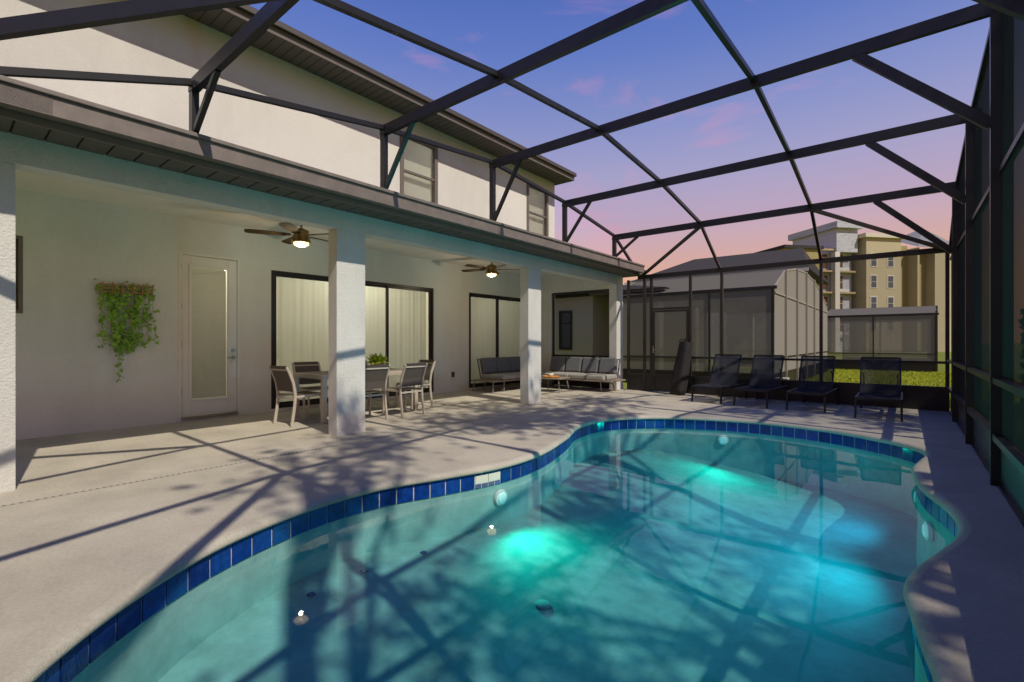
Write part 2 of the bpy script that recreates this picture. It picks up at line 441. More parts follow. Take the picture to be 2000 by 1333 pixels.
for x, y in ((-3.3,1.75), (-3.32,2.2), (-3.25,2.75)):
    MB().box(x-.022, x+.022, y-.022, y+.022, fdepth(x,y)+.004, fdepth(x,y)+.014).build('marker_tile', tilem[0], pool)
# drain cover and return fittings
MB().lathe([(.0,.012),(.05,.011),(.06,.006),(.065,.0)], (-2.15,3.0,fdepth(-2.15,3.0)+.004), 20).build('main_drain_cover', plaster, pool, smooth=True)
# water body
water = fill([ring(.07, -.150)])
mbw = MB(); mbw.v = list(water.v); mbw.f = list(water.f)
bot = fill([ring(.07, -1.6)]); o = len(mbw.v); mbw.v += bot.v; mbw.f += [tuple(i+o for i in f[::-1]) for f in bot.f]
sweep(mbw, [ring(.07,-.150), ring(.07,-1.6)])
bm = bmesh.new(); me = bpy.data.meshes.new('pool_water'); me.from_pydata(mbw.v, [], mbw.f)
bm.from_mesh(me); bmesh.ops.remove_doubles(bm, verts=bm.verts, dist=1e-5); bmesh.ops.recalc_face_normals(bm, faces=bm.faces); bm.to_mesh(me); bm.free()
me.materials.append(waterm); wo = bpy.data.objects.new('pool_water', me); COL.objects.link(wo); tag(wo, kind='structure')

def pool_lamp(x, y, energy, colr, reach, label):
    k = min(range(NP), key=lambda i: (PO[i]-Vector((x,y))).length); p, nn = PO[k], NRM[k]
    c = Vector((p.x+nn.x*.03, p.y+nn.y*.03, -.36)); d = Vector((-nn.x,-nn.y,0))
    t = thing('pool_light', label, 'pool light', c, group='underwater pool lights')
    MB().cyl((0,0,0), d*.03, .085, .078, 24).build('rim', whitep, t, bevel=.004)
    MB().cyl(d*.028, d*.045, .062, .05, 24).build('lens', lensm, t, bevel=.004)
    l = bpy.data.lights.new('pool_lamp', 'SPOT'); l.energy = energy; l.color = colr; l.shadow_soft_size = .07; l.spot_size = R(172); l.spot_blend = 1.0
    o = bpy.data.objects.new('pool_lamp', l); COL.objects.link(o); o.location = c + d*reach; o.rotation_euler = (d+Vector((0,0,.16))).to_track_quat('-Z', 'Y').to_euler()
pool_lamp(-3.19, 3.72, 105, (.0,.92,.60), .12, 'round underwater light in the pool wall below the skimmer opening')
pool_lamp(-2.3, 8.2, 105, (.0,.92,.60), .12, 'round underwater light in the far pool wall')
pool_lamp(.10, 5.35, 130, (.0,.72,.92), .12, 'round underwater light hidden in the pool wall nearest the right hand screen')

pool_lamp(.12, 6.45, 90, (.0,.62,.98), .12, 'round underwater light in the right hand pool wall below the far bay')

# ------------------------------------------------------------------ house
house = thing('house', 'white stucco two storey house with covered patio', 'house', (-8.65, 5.0, 0))
def hb(mb, name, m, parent=house, **k):
    # parts are modelled in world coordinates; shift into the house frame
    off = Vector((-8.65, 5.0, 0))
    mb.v = [tuple(Vector(v)-off) for v in mb.v]
    return mb.build(name, m, parent, **k)
WX = -8.65
lo = [(2.49,3.30,.07,2.60), (3.85,7.63,.05,2.51), (8.82,11.25,.05,2.51), (-.35,.77,1.60,2.58)]
mb = holed(MB(), 'x', WX-.2, WX, -1.2, 12.72, -.2, 3.6, lo)
hb(mb, 'wall', stucco_smooth)
up = [(6.66,7.72,4.30,5.90), (11.27,12.33,4.30,5.95)]
mb = holed(MB(), 'x', WX-.2, WX, -1.2, 12.72, 3.6, 6.4, up)
hb(mb, 'upper_wall', stucco_smooth)
mb = MB(); mb.box(-16, WX-.2, 12.52, 12.72, -.2, 6.4); mb.box(-16.2,-16,-1.2,12.72,-.2,6.4); mb.box(-16,WX-.2,-1.2,-1.0,-.2,6.4)
hb(mb, 'side_wall', stucco_smooth)
mb = MB(); mb.box(-16, WX-.21, -1, 12.5, -.05, .02); hb(mb, 'room_floor', floorin)
mb = MB(); mb.box(-16, WX-.2, -1, 12.52, 3.2, 3.5); mb.box(-16, WX-.2, -1, 12.52, 6.30, 6.38); hb(mb, 'room_ceiling', ceilm)
mb = MB(); mb.box(-13.1, -13, -1, 12.52, .02, 3.2); mb.box(-13, WX-.2, 8.15, 8.25, .02, 3.2); mb.box(-13, WX-.2, 3.5, 3.6, .02, 3.2); mb.box(-13.1, -13, -1, 12.52, 3.5, 6.3); hb(mb, 'partition', ceilm)
# columns
for y0, y1 in ((.04,.47), (3.40,3.83), (7.54,7.97), (11.30,11.66)):
    mb = MB(); mb.box(-5.96, -5.75, y0, y1, -.1, 2.73); hb(mb, 'column', stucco, bevel=.006)
mb = MB(); mb.box(-5.96, -5.75, -1.2, 11.66, 2.73, 3.22); hb(mb, 'beam', stucco, bevel=.006)
mb = holed(MB(), 'y', 11.46, 11.645, WX, -5.96, -.1, 3.2, [(-7.9,-6.05,0.,2.65)]); hb(mb, 'end_wall', stucco)
mb = MB(); mb.box(WX, -5.96, -1.2, 11.46, 3.17, 3.20); hb(mb, 'patio_ceiling', ceilm)
# lanai roof
mb = MB(); z0, z1 = 3.06, 3.95
mb.add([(-5.22,-1.3,z0),(-5.22,11.95,z0),(WX-.0,11.95,z1),(WX,-1.3,z1),(-5.22,-1.3,z0+.05),(-5.22,11.95,z0+.05),(WX,11.95,z1+.05),(WX,-1.3,z1+.05)],
       [(0,3,2,1)[::-1],(4,5,6,7),(0,1,5,4),(1,2,6,5),(2,3,7,6),(3,0,4,7)])
hb(mb, 'patio_roof', shingle)
mb = MB(); mb.add([(-5.3,11.9,2.97),(WX,11.9,2.97),(WX,11.9,3.93),(-5.3,11.9,3.04),(-5.3,11.88,2.97),(WX,11.88,2.97),(WX,11.88,3.93),(-5.3,11.88,3.04)],
       [(0,1,2,3),(7,6,5,4),(0,4,5,1),(3,2,6,7),(0,3,7,4)]); hb(mb, 'gable_board', fasciam)
# soffit boards one by one
mb = MB(); mb.box(-5.75, -5.27, -1.25, 11.88, 2.985, 2.992); sof = hb(mb, 'soffit', darkm)
bw = .205; y = -1.2; proto = None
while y < 11.8:
    if proto is None:
        proto = MB().box(-.237, .237, 0, bw-.014, 0, .012).build('soffit_board', soffitm, sof, bevel=.003)
        proto.location = Vector((-5.51, y, 2.971)) - Vector((-8.65,5,0))
    else:
        c = proto.copy(); COL.objects.link(c); c.location = Vector((-5.51, y, 2.971)) - Vector((-8.65,5,0))
    y += bw
mb = MB(); mb.box(-5.272, -5.245, -1.25, 11.95, 2.935, 3.03); hb(mb, 'fascia', fasciam)
mb = MB(); mb.box(-5.243, -5.13, -1.25, 11.60, 3.00, 3.15)
for k in range(14): mb.box(-5.13, -5.1275, -1.25, .62, 3.012+k*.0095, 3.0165+k*.0095)
gut = hb(mb, 'gutter', bronze_l, bevel=.004)
mb = MB(); mb.box(-5.25, -5.105, -1.25, 11.60, 3.152, 3.192); hb(mb, 'gutter_lip', bronze_l, bevel=.006)
# main roof
ex, ey, ez = -8.0, 12.86, 6.31
mb = MB(); mb.box(WX, ex-.03, -1.4, ey-.03, ez, ez+.02); usof = hb(mb, 'eave_soffit', fasciam)
mb = MB()
y = -1.3
while y < 12.7: mb.box(WX+.005, ex-.04, y, y+.012, ez-.005, ez-.001); y += .16
hb(mb, 'soffit_groove', mat('groove', (.06,.05,.042), .8), usof)['kind'] = 'stuff'
mb = MB(); mb.box(ex-.03, ex, -1.4, ey, ez-.02, ez+.17); mb.box(-16.6, ex-.03, ey-.03, ey, ez-.02, ez+.17); hb(mb, 'eave_fascia', fasciam)
mb = MB(); mb.box(ex, ex+.07, -1.4, ey+.03, ez+.10, ez+.20); hb(mb, 'eave_drip', mat('drip', (.085,.07,.06), .5), bevel=.01)
mb = MB(); mb.add([(ex+.06,-1.4,ez+.205),(ex+.06,ey+.04,ez+.205),(-12.3,8.6,ez+1.75),(-12.3,-1.4,ez+1.75),(-16.7,ey+.04,ez+.205),(-16.7,-1.4,ez+.205)],
       [(0,1,2,3),(1,4,2),(3,2,4,5)]); hb(mb, 'roof', shingle)
# door
dr = MB(); dr = holed(dr, 'x', WX-.06, WX-.02, 2.50, 3.29, .08, 2.59, [(2.63,3.16,.33,2.43)])
door = hb(dr, 'door', whitep, bevel=.004)
mb = holed(MB(), 'x', WX-.025, WX-.008, 2.595, 3.195, .295, 2.465, [(2.635,3.155,.335,2.425)]); hb(mb, 'lite_frame', whitep, door, bevel=.004)
hb(MB().quad((WX-.042,2.63,.33),(WX-.042,3.16,.33),(WX-.042,3.16,2.43),(WX-.042,2.63,2.43)), 'pane', glass, door)
mb = MB()
z = .34
while z < 2.42: mb.box(WX-.10, WX-.085, 2.64, 3.15, z, z+.0225); z += .025
hb(mb, 'blind', blindm, door)
for z in (2.35, 1.75, 1.15, .42): hb(MB().cyl((WX-.006,2.494,z),(WX-.006,2.494,z+.10), .009, n=8), 'hinge', metalm, door)
hb(MB().cyl((WX-.02,3.235,1.10),(WX+.012,3.235,1.10), .028, n=16), 'deadbolt', metalm, door, bevel=.004)
mb = MB().cyl((WX-.02,3.235,.98),(WX+.014,3.235,.98), .028, n=16); mb.cyl((WX+.014,3.235,.98),(WX+.05,3.235,.98), .010, n=10); mb.bar((WX+.05,3.245,.98),(WX+.05,3.12,.975), .012, .018)
hb(mb, 'lever_handle', metalm, door)
hb(MB().box(WX-.12, WX+.03, 2.49, 3.30, .03, .072), 'threshold', metalm, door, bevel=.004)
hb(holed(MB(), 'x', WX-.03, WX+.006, 2.46, 3.33, .07, 2.635, [(2.492,3.298,.0,2.602)]), 'door_casing', whitep, bevel=.003)
# sliding doors
def slider(y0, y1, z0, z1, cuts, gz=0):
    t = .055
    mb = holed(MB(), 'x', WX-.11, WX-.004, y0, y1, z0, z1, [(y0+t,y1-t,z0+t,z1-t)])
    fr = hb(mb, 'sliding_door', bronze, bevel=.003)
    ys = [y0+t] + cuts + [y1-t]
    for i, (a, b) in enumerate(zip(ys[:-1], ys[1:])):
        dx = -.03 if i % 2 == 0 else -.068; s = .05
        a2, b2 = a-(.03 if i else 0), b+(.03 if i < len(ys)-2 else 0)
        hb(holed(MB(), 'x', WX+dx-.03, WX+dx, a2, b2, z0+t-.002, z1-t+.002, [(a2+s,b2-s,z0+t+s,z1-t-s*.9)]), 'sash', bronze, fr, bevel=.002)
        hb(MB().quad((WX+dx-.015,a2+s,z0+t+s),(WX+dx-.015,b2-s,z0+t+s),(WX+dx-.015,b2-s,z1-t-s),(WX+dx-.015,a2+s,z1-t-s)), 'pane', glass, fr)
        if i: hb(MB().box(WX+dx, WX+dx+.02, a2+.015, a2+.032, .85, 1.10), 'pull_handle', bronze, fr, bevel=.003)
    # curtain folds
    mb = MB(); n = int((y1-y0)/.012); vs = []
    ph = random.random()*6
    for i in range(n+1):
        yy = y0+(y1-y0)*i/n
        x = WX-.27+.0022*math.sin(yy*52+ph+1.3*math.sin(yy*5.1))+.003*math.sin(yy*17+2.1)+.0015*math.sin(yy*31)
        vs += [(x,yy,z0-.02),(x+.004*math.sin(yy*31),yy,z1+.08)]
    mb.add(vs, [(2*i,2*i+2,2*i+3,2*i+1) for i in range(n)])
    hb(mb, 'curtain', curtainm, fr, smooth=True)
slider(3.85, 7.63, .05, 2.51, [5.12, 6.35])
slider(8.82, 11.25, .05, 2.51, [10.0])
# windows
def window(y0, y1, z0, z1, low=None):
    t = .075
    fr = hb(holed(MB(), 'x', WX-.06, WX+.03, y0-.02, y1+.02, z0-.02, z1+.02, [(y0+t,y1-t,z0+t,z1-t)]), 'window', fasciam, bevel=.006)
    mz = low or (z0+z1)/2
    hb(MB().box(WX-.05, WX+.01, y0+t, y1-t, mz-.025, mz+.025), 'meeting_rail', fasciam, fr)
    hb(MB().quad((WX-.012,y0+t,mz),(WX-.012,y1-t,mz),(WX-.012,y1-t,z1-t),(WX-.012,y0+t,z1-t)), 'pane', glass, fr)
    hb(MB().quad((WX-.032,y0+t,z0+t),(WX-.032,y1-t,z0+t),(WX-.032,y1-t,mz),(WX-.032,y0+t,mz)), 'pane', glass, fr)
    mb = MB(); z = z0
    while z < z1:
        mb.add([(WX-.140,y0,z),(WX-.140,y1,z),(WX-.13,y1,z+.040),(WX-.13,y0,z+.040)], [(0,1,2,3)]); z += .036
    hb(mb, 'blind', blindm, fr)
window(6.66, 7.72, 4.30, 5.90, 5.08); window(11.27, 12.33, 4.30, 5.95, 5.12)
fr = hb(holed(MB(), 'x', WX-.1, WX+.004, -.35, .77, 1.60, 2.58, [(-.31,.73,1.64,2.54)]), 'window', fasciam)
hb(MB().quad((WX-.08,-.30,1.65),(WX-.08,.72,1.65),(WX-.08,.72,2.53),(WX-.08,-.30,2.53)), 'pane', glass, fr)
mb = MB(); n = 60; vs = []
for i in range(n+1):
    yy = -.34+1.1*i/n; vs += [(WX-.24+.02*math.sin(yy*45),yy,1.55),(WX-.24+.02*math.sin(yy*45),yy,2.62)]
hb(mb.add(vs, [(2*i,2*i+2,2*i+3,2*i+1) for i in range(n)]), 'curtain', mat('brown_drape', (.10,.06,.03), .9), fr)
# small wall fittings
def outlet(y, z):
    o = hb(MB().box(WX, WX+.025, y-.045, y+.045, z-.065, z+.065), 'outlet_cover', mat('bronze_plastic', (.06,.05,.042), .5), bevel=.006)
    hb(MB().box(WX+.025, WX+.032, y-.03, y+.03, z-.05, z+.05), 'flap', MATS['bronze_plastic'], o, bevel=.003)
outlet(8.25, .43)
mb = MB().cyl((WX,1.78,.22),(WX+.008,1.78,.22), .055, n=24); hb(mb, 'vent_cap', stucco_smooth, bevel=.003)
# end wall screen frame
XE0, XE1 = -7.9, -6.05
mb = MB(); mb.box(XE0, XE0+.045, 11.50, 11.55, 0, 2.65); mb.box(XE1-.03, XE1, 11.50, 11.55, 0, 2.65); mb.box(XE0+.045, XE1-.03, 11.50, 11.55, 2.60, 2.65); mb.box(XE0+.045, XE1-.03, 11.50, 11.55, .82, .87); mb.box(XE0+.045, XE1-.03, 11.50, 11.55, .36, .41)
esf = hb(mb, 'screen_frame', bronze)
hb(MB().quad((XE0+.04,11.525,.41),(XE1-.03,11.525,.41),(XE1-.03,11.525,2.6),(XE0+.04,11.525,2.6)), 'screen', screen_wall, esf)
hb(MB().box(XE0+.045, XE1-.03, 11.51, 11.54, .0, .36), 'kick_panel', bronze, esf)
# interior lamps (the rooms are lit)
def room_lamp(x, y, z, e, c=(1,.94,.76)):
    l = bpy.data.lights.new('room_lamp', 'POINT'); l.energy = e; l.color = c; l.shadow_soft_size = .15
    o = bpy.data.objects.new('room_lamp', l); COL.objects.link(o); o.location = (x,y,z)
room_lamp(-10.1, 5.7, 2.8, 130); room_lamp(-10.4, 10.0, 2.8, 45); room_lamp(-10.4, 9.0, 5.9, 90); room_lamp(-10.3, 2.6, 2.8, 70)

# ------------------------------------------------------------------ pool enclosures
def enclosure(label, x0, x1, ys, zs, pur, z_eave, ystart, yend, near=False, screens=None, roofscr=None, z_base=0., post_x0=None, scale=1., group=None, brace=True, backposts=(), door=None, left_low=True, frame=bronze, extra=None, side=None):
    side = side or frame
    E = thing('pool_enclosure', label, 'screen enclosure', (x1, yend, z_base), group=group)
    off = Vector((x1, yend, z_base))
    def B(mb, name, m, parent=E, **k):
        mb.v = [tuple(Vector(v)-off) for v in mb.v]; return mb.build(name, m, parent, **k)
    Y = [ystart]+list(ys)+[yend]; Z = [z_eave]+list(zs)+[z_eave]
    bh, bwid = .125, .055
    for y, z in zip(ys, zs):
        B(MB().bar((x0,y,z-bh/2),(x1,y,z-bh/2), bwid, bh), 'roof_beam', frame)
        if brace:
            for xx in pur:
                B(MB().box(xx-.045, xx+.045, y-.034, y+.034, z-.075, z-.012), 'joint_clip', frame)
            for q in range(3): B(MB().cyl((x1+.03+.03*q,y-.036,z-.04),(x1+.03+.03*q,y-.03,z-.04), .006, n=6), 'screw', metalm)
            B(MB().box(x0-.045,x0+.10,y-.034,y+.034,z-.118,z-.05), 'joint_clip', frame)
        if left_low: B(MB().box(x0-.04, x0+.045, y-.03, y+.03, 3.19, z-bh), 'gutter_post', frame)
        B(MB().box(x1, x1+.14, y-.03, y+.03, z_base, z+.0), 'wall_post', side)
        if brace:
            B(MB().bar((x1+.01,y,z-1.08),(x1-.95,y,z-bh+.01), .05, .085), 'knee_brace', frame)
            B(MB().bar((x0+.04,y,3.22),(x0+.58,y,z-bh+.01), .045, .05), 'knee_brace', frame)
    for (ya, za), (yb, zb) in zip(list(zip(Y,Z))[:-1], list(zip(Y,Z))[1:]):
        s = .03
        d = Vector((0,yb-ya,zb-za)); L = d.length; d /= L
        for x in [x0+.01]+list(pur)+[x1+.06]:
            p = Vector((x,ya,za-.03))+d*.031; q = Vector((x,yb,zb-.03))-d*.031
            B(MB().bar(p, q, .05, .055), 'purlin', side if x > x1 else frame)
        if roofscr: 
            xs = [x0]+list(pur)+[x1+.06]
            for xa, xb in zip(xs[:-1], xs[1:]):
                B(MB().quad((xa,ya,za+.004),(xb,ya,za+.004),(xb,yb,zb+.004),(xa,yb,zb+.004)), 'roof_screen', roofscr)
        # side wall bay
        for zz, hh in ((.905,.05), (.42,.055)):
            B(MB().box(x1+.01, x1+.085, ya+.03, yb-.03, z_base+zz-hh/2, z_base+zz+hh/2), 'chair_rail' if zz > .5 else 'kick_rail', frame)
        if z_base+2.72 < min(za, zb)-.08: B(MB().box(x1+.05, x1+.10, ya+.03, yb-.03, 2.68, 2.73), 'side_rail', side)
        B(MB().box(x1+.06, x1+.075, ya+.03, yb-.03, z_base+.03, z_base+.392), 'kick_panel', frame)
        B(MB().box(x1+.04, x1+.10, ya+.03, yb-.03, z_base-.1, z_base+.03), 'sole_plate', frame)
        B(MB().quad((x1+.068,ya+.03,z_base+.448),(x1+.068,yb-.03,z_base+.448),(x1+.068,yb-.03,zb-.06),(x1+.068,ya+.03,za-.06)), 'side_screen', screens)
    if extra:
        for za_, zb_ in extra: B(MB().box(x0-.05, x1, ystart+.05, ystart+.10, za_, zb_), 'inner_rail', frame)
        xx = x0+.6
        while xx < x1-.3:
            B(MB().box(xx-.03, xx+.03, ystart+.05, ystart+.10, extra[0][1], z_eave-.1), 'inner_post', frame); xx += 1.1
    # diagonal braces of the sloping end bays
    if pur:
        y6, z6 = ys[-1], zs[-1]; y1_, z1_ = ys[0], zs[0]
        for (xa, xb) in ((pur[0], x0+.05), (pur[-1], x1)):
            B(MB().bar((xa,y6+.05,z6-.08),(xb,yend-.06,z_eave-.05), .05, .06), 'diagonal_brace', frame)
            B(MB().bar((xa,y1_-.05,z1_-.08),(xb,ystart+.06,z_eave-.05), .05, .10), 'diagonal_brace', frame)
    # end walls
    for ye, far in ((yend, True), (ystart, False)):
        B(MB().box(x0-.05, x1+.14, ye-.03, ye+.03, z_eave-.10, z_eave), 'end_rail', frame)
        posts = list(backposts) if far else [x0+.02]+list(pur)
        posts.append(x1+.02)
        for px in posts:
            w = .055
            B(MB().box(px-w/2, px+w/2, ye-.025, ye+.045, z_base, z_eave-.10), 'end_post', frame)
        xs = sorted(posts)
        for a, b in zip(xs[:-1], xs[1:]):
            a2, b2 = a+.028, b-.028
            is_door = door and far and abs((a+b)/2-(door[0]+door[1])/2) < .1
            if not is_door:
                B(MB().box(a2, b2, ye-.02, ye+.02, z_base+.845, z_base+.89), 'chair_rail', frame)
                B(MB().box(a2, b2, ye-.02, ye+.02, z_base+.39, z_base+.435), 'kick_rail', frame)
                B(MB().box(a2, b2, ye-.006, ye+.006, z_base, z_base+.39), 'kick_panel', frame)
                B(MB().quad((a2,ye,z_base+.435),(b2,ye,z_base+.435),(b2,ye,z_eave-.1),(a2,ye,z_eave-.1)), 'end_screen', screens)
            else:
                B(MB().box(a2, b2, ye-.02, ye+.03, 2.03, 2.08), 'door_header', frame)
                B(MB().quad((a2,ye,2.08),(b2,ye,2.08),(b2,ye,z_eave-.1),(a2,ye,z_eave-.1)), 'end_screen', screens)
                mb = MB(); mb.box(a2+.01,a2+.065,ye-.02,ye+.015,.02,2.02); mb.box(b2-.065,b2-.01,ye-.02,ye+.015,.02,2.02); mb.box(a2+.065,b2-.065,ye-.02,ye+.015,1.97,2.02); mb.box(a2+.065,b2-.065,ye-.02,ye+.015,.85,.89); mb.box(a2+.065,b2-.065,ye-.02,ye+.015,.02,.07); mb.box(a2+.065,b2-.065,ye-.02,ye+.015,.40,.44)
                dd = B(mb, 'screen_door', frame)
                B(MB().box(a2+.065,b2-.065,ye-.006,ye+.004,.07,.40), 'kick_panel', frame, dd)
                B(MB().quad((a2+.06,ye-.001,.43),(b2-.06,ye-.001,.43),(b2-.06,ye-.001,1.98),(a2+.06,ye-.001,1.98)), 'screen', screens, dd)
                mb = MB().box(a2+.02,a2+.05,ye-.03,ye-.02,.95,1.13); mb.bar((a2+.035,ye-.05,1.04),(a2+.10,ye-.05,1.04), .014, .02); mb.cyl((a2+.035,ye-.03,1.04),(a2+.035,ye-.055,1.04), .012, n=8)
                B(mb, 'lever_handle', metalm, dd)
                B(MB().box(a2+.0,a2+.03,ye-.05,ye-.022,1.70,1.80), 'door_closer', frame, dd)
    return E
enclosure('dark bronze pool screen enclosure arching over the nearest pool', -5.20, .58, [1.6,3.74,5.85,8.0,10.1], [3.72,4.03,4.20,4.03,3.72], [-3.25,-1.3], 2.93, -.65, 11.5,
          screens=screen_wall, roofscr=screen_roof, backposts=[-5.52,-5.08,-4.90,-3.93,-3.22,-1.30], door=(-4.90,-3.93))
enclosure('tan screened neighbouring pool enclosure with domed roof behind the door', -8.0, -3.02, [17.4,19.5,21.6,23.7,26.0], [3.55,3.85,3.95,3.85,3.55], [-4.8], 2.90, 15.8, 28.5,
          screens=screen_far, roofscr=screen_far_roof, z_base=-.15, backposts=[-7.9,-4.8], left_low=False, brace=False, extra=[(2.50,2.55)], side=mat('sunlit_frame', (.42,.39,.34), .5))  # side frames: paleness from direct sun is put into their colour
enclosure('small flat topped screen enclosure standing on the far lawn', -3.3, 1.15, [31.5,33.5,36.0,38.0], [3.02,3.06,3.06,3.02], [-1.2], 2.62, 30.4, 39.5,
          screens=screen_far, roofscr=screen_far_roof, z_base=-.22, backposts=[-3.2,-1.2], left_low=False, brace=False)

# ------------------------------------------------------------------ ceiling fans
def make_fan(label, loc, rz):
    t = thing('ceiling_fan', label, 'ceiling fan', loc, rz, 'patio ceiling fans'); t.scale = (1.12, 1.12, 1.0)   # origin at lamp centre
    MB().cyl((0,0,.12),(0,0,.37), .014, n=10).build('downrod', brass, t)
    MB().lathe([(.0,.37),(.07,.368),(.065,.335),(.03,.30),(.0,.30)], n=20).build('canopy', brass, t, smooth=True)
    MB().lathe([(.0,.17),(.035,.165),(.06,.14),(.095,.135),(.10,.115),(.092,.10),(.105,.03),(.122,-.035),(.128,-.05),(.118,-.055),(.0,-.045)], n=28).build('motor_housing', brass, t, smooth=True)
    MB().lathe([(.10,-.05),(.098,-.075),(.075,-.10),(.03,-.112),(.0,-.114)], n=24).build('lamp_glass', lampglass, t, smooth=True)
    mb = MB()
    for k in range(8):
        a = k*math.pi/4; mb.bar((.112*math.cos(a),.112*math.sin(a),-.05),(.06*math.cos(a),.06*math.sin(a),-.118), .006, .006)
    for k in range(24):
        a, b = k*math.pi/12, (k+1)*math.pi/12
        mb.bar((.108*math.cos(a),.108*math.sin(a),-.078),(.108*math.cos(b),.108*math.sin(b),-.078), .006, .006)
    mb.build('cage', brass, t)
    for k in range(5):
        a = k*2*math.pi/5+.35; m = Matrix.Rotation(a, 4, 'Z') @ Matrix.Rotation(R(11), 4, 'X')
        pr = [(.13,.035),(.22,.055),(.45,.068),(.62,.070),(.68,.055),(.69,.02)]
        vs = []
        for x, w in pr:
            for yy, zz in ((-w,0),(w,0),(w,.008),(-w,.008)): vs.append(m @ Vector((x,yy,zz+.06)))
        fs = [(0,3,2,1), (20,21,22,23)]
        for q in range(5):
            for j in range(4): fs.append((q*4+j, q*4+(j+1) % 4, q*4+4+(j+1) % 4, q*4+4+j))
        bl = MB().add(vs, fs).build('blade', walnut, t)
        MB().bar(m @ Vector((.09,0,.055)), m @ Vector((.20,0,.055)), .03, .008).build('blade_arm', brass, bl)
    l = bpy.data.lights.new('fan_lamp', 'POINT'); l.energy = 14; l.color = (1,.84,.56); l.shadow_soft_size = .03
    o = bpy.data.objects.new('fan_lamp', l); COL.objects.link(o); o.location = Vector(loc)+Vector((0,0,-.17))
    return t
make_fan('lit brass ceiling fan with wooden blades above the dining table', (-7.2, 3.66, 2.82), .15)
make_fan('lit brass ceiling fan with wooden blades nearer the corner sofa', (-7.2, 8.07, 2.82), .55)

# ------------------------------------------------------------------ dining set
t = thing('dining_table', 'long champagne framed patio dining table with brown slatted top', 'table', (-7.25, 4.70, 0))
for sx in (-1, 1):
    for sy in (-1, 1):
        MB().box(sx*.43-.035, sx*.43+.035, sy*.88-.035, sy*.88+.035, 0, .665).build('leg', champ, t, bevel=.006)
mb = MB(); mb.box(-.465,-.41,-.915,.915,.665,.735); mb.box(.41,.465,-.915,.915,.665,.735); mb.box(-.41,.41,-.915,-.86,.665,.735); mb.box(-.41,.41,.86,.915,.665,.735)
mb.build('frame', champ, t, bevel=.005)
for k in range(8): MB().box(-.405+k*.1015, -.405+k*.1015+.095, -.855, .855, .715, .738).build('slat', tabletop_m, t, bevel=.003)
def make_chair(label, loc, rz):
    t = thing('dining_chair', label, 'chair', loc, rz, 'chairs round the patio dining table')
    for s in (-1, 1):
        x = s*.235
        MB().path([(x,.22,0),(x,.20,.44)], .024, .034, (0,1,0)).build('front_leg', champ, t, bevel=.004)
        MB().path([(x,-.27,0),(x,-.225,.30),(x,-.215,.46),(x,-.245,.64),(x,-.31,.80),(x,-.345,.87)], .026, .040, (0,1,0)).build('back_leg', champ, t, bevel=.004)
        MB().bar((x,-.22,.425),(x,.215,.435), .022, .035).build('seat_rail', champ, t, bevel=.003)
    MB().bar((-.223,.205,.432),(.223,.205,.432), .03, .03).build('front_rail', champ, t)
    MB().bar((-.222,-.222,.40),(.222,-.222,.40), .022, .03).build('rear_rail', champ, t)
    MB().bar((-.222,-.318,.825),(.222,-.318,.825), .022, .022).build('top_rail', champ, t)
    pts = [(-.222,.205,.452),(-.222,.0,.438),(-.222,-.21,.445)]
    mb = MB(); vs = []
    for (x, y, z) in pts:
        for dz in (0, .008): vs += [(-.222,y,z+dz),(.222,y,z+dz)]
    mb.add(vs, [(0,1,5,4),(4,5,9,8),(2,6,7,3),(6,10,11,7),(0,2,3,1),(8,9,11,10)]).build('seat_sling', slingb, t)
    mb = MB(); vs = []
    for y, z in ((-.216,.50),(-.236,.62),(-.285,.755),(-.333,.872),(-.338,.885)): vs += [(-.221,y,z),(.221,y,z),(.221,y-.010,z),(-.221,y-.010,z)]
    fs = [(0,1,2,3),(16,19,18,17)]
    for q in range(4):
        for j in range(4): fs.append((q*4+j,q*4+4+j,q*4+4+(j+1)%4,q*4+(j+1)%4))
    mb.add(vs, fs).build('back_sling', slingb, t)
    return t
c0 = make_chair('champagne framed sling chair at the near end of the dining table, left of the column', (-7.16, 3.62, 0), R(4))
dup(c0, (-7.25, 5.88, 0), R(178), 'sling dining chair at the far end of the table, nearest the sofa')
dup(c0, (-6.66, 4.42, 0), R(88), 'sling dining chair on the pool side of the table, partly behind the column')
dup(c0, (-6.62, 5.14, 0), R(93), 'sling dining chair on the pool side of the table, clear of the column')
dup(c0, (-7.86, 4.25, 0), R(-90), 'sling dining chair on the house side, showing just left of the column')
dup(c0, (-7.86, 5.25, 0), R(-88), 'sling dining chair against the sliding door, behind the potted plant')
# potted plant
t = thing('potted_plant', 'pale pot with bright green leafy plant on the dining table', 'plant', (-7.12, 4.98, .738))
MB().lathe([(.0,0),(.075,0),(.085,.01),(.115,.11),(.118,.125),(.105,.125),(.10,.10),(.0,.10)], n=20).build('pot', terr, t, smooth=True)
mb = MB()
for i in range(190):
    a = random.uniform(0,6.28); el_ = random.uniform(.1,1.4); L = random.uniform(.14,.25)
    d = Vector((math.cos(a)*math.cos(el_), math.sin(a)*math.cos(el_), math.sin(el_))); b = Vector((d.x*.05,d.y*.05,.11)); e = b+d*L; s_ = d.cross(Vector((0,0,1))).normalized()*random.uniform(.014,.026)
    m_ = b.lerp(e,.55)+Vector((0,0,.015))
    mb.add([b, m_-s_, e-Vector((0,0,.02)), m_+s_], [(0,1,2,3)])
tag(mb.build('foliage', leafy, t), kind='stuff')

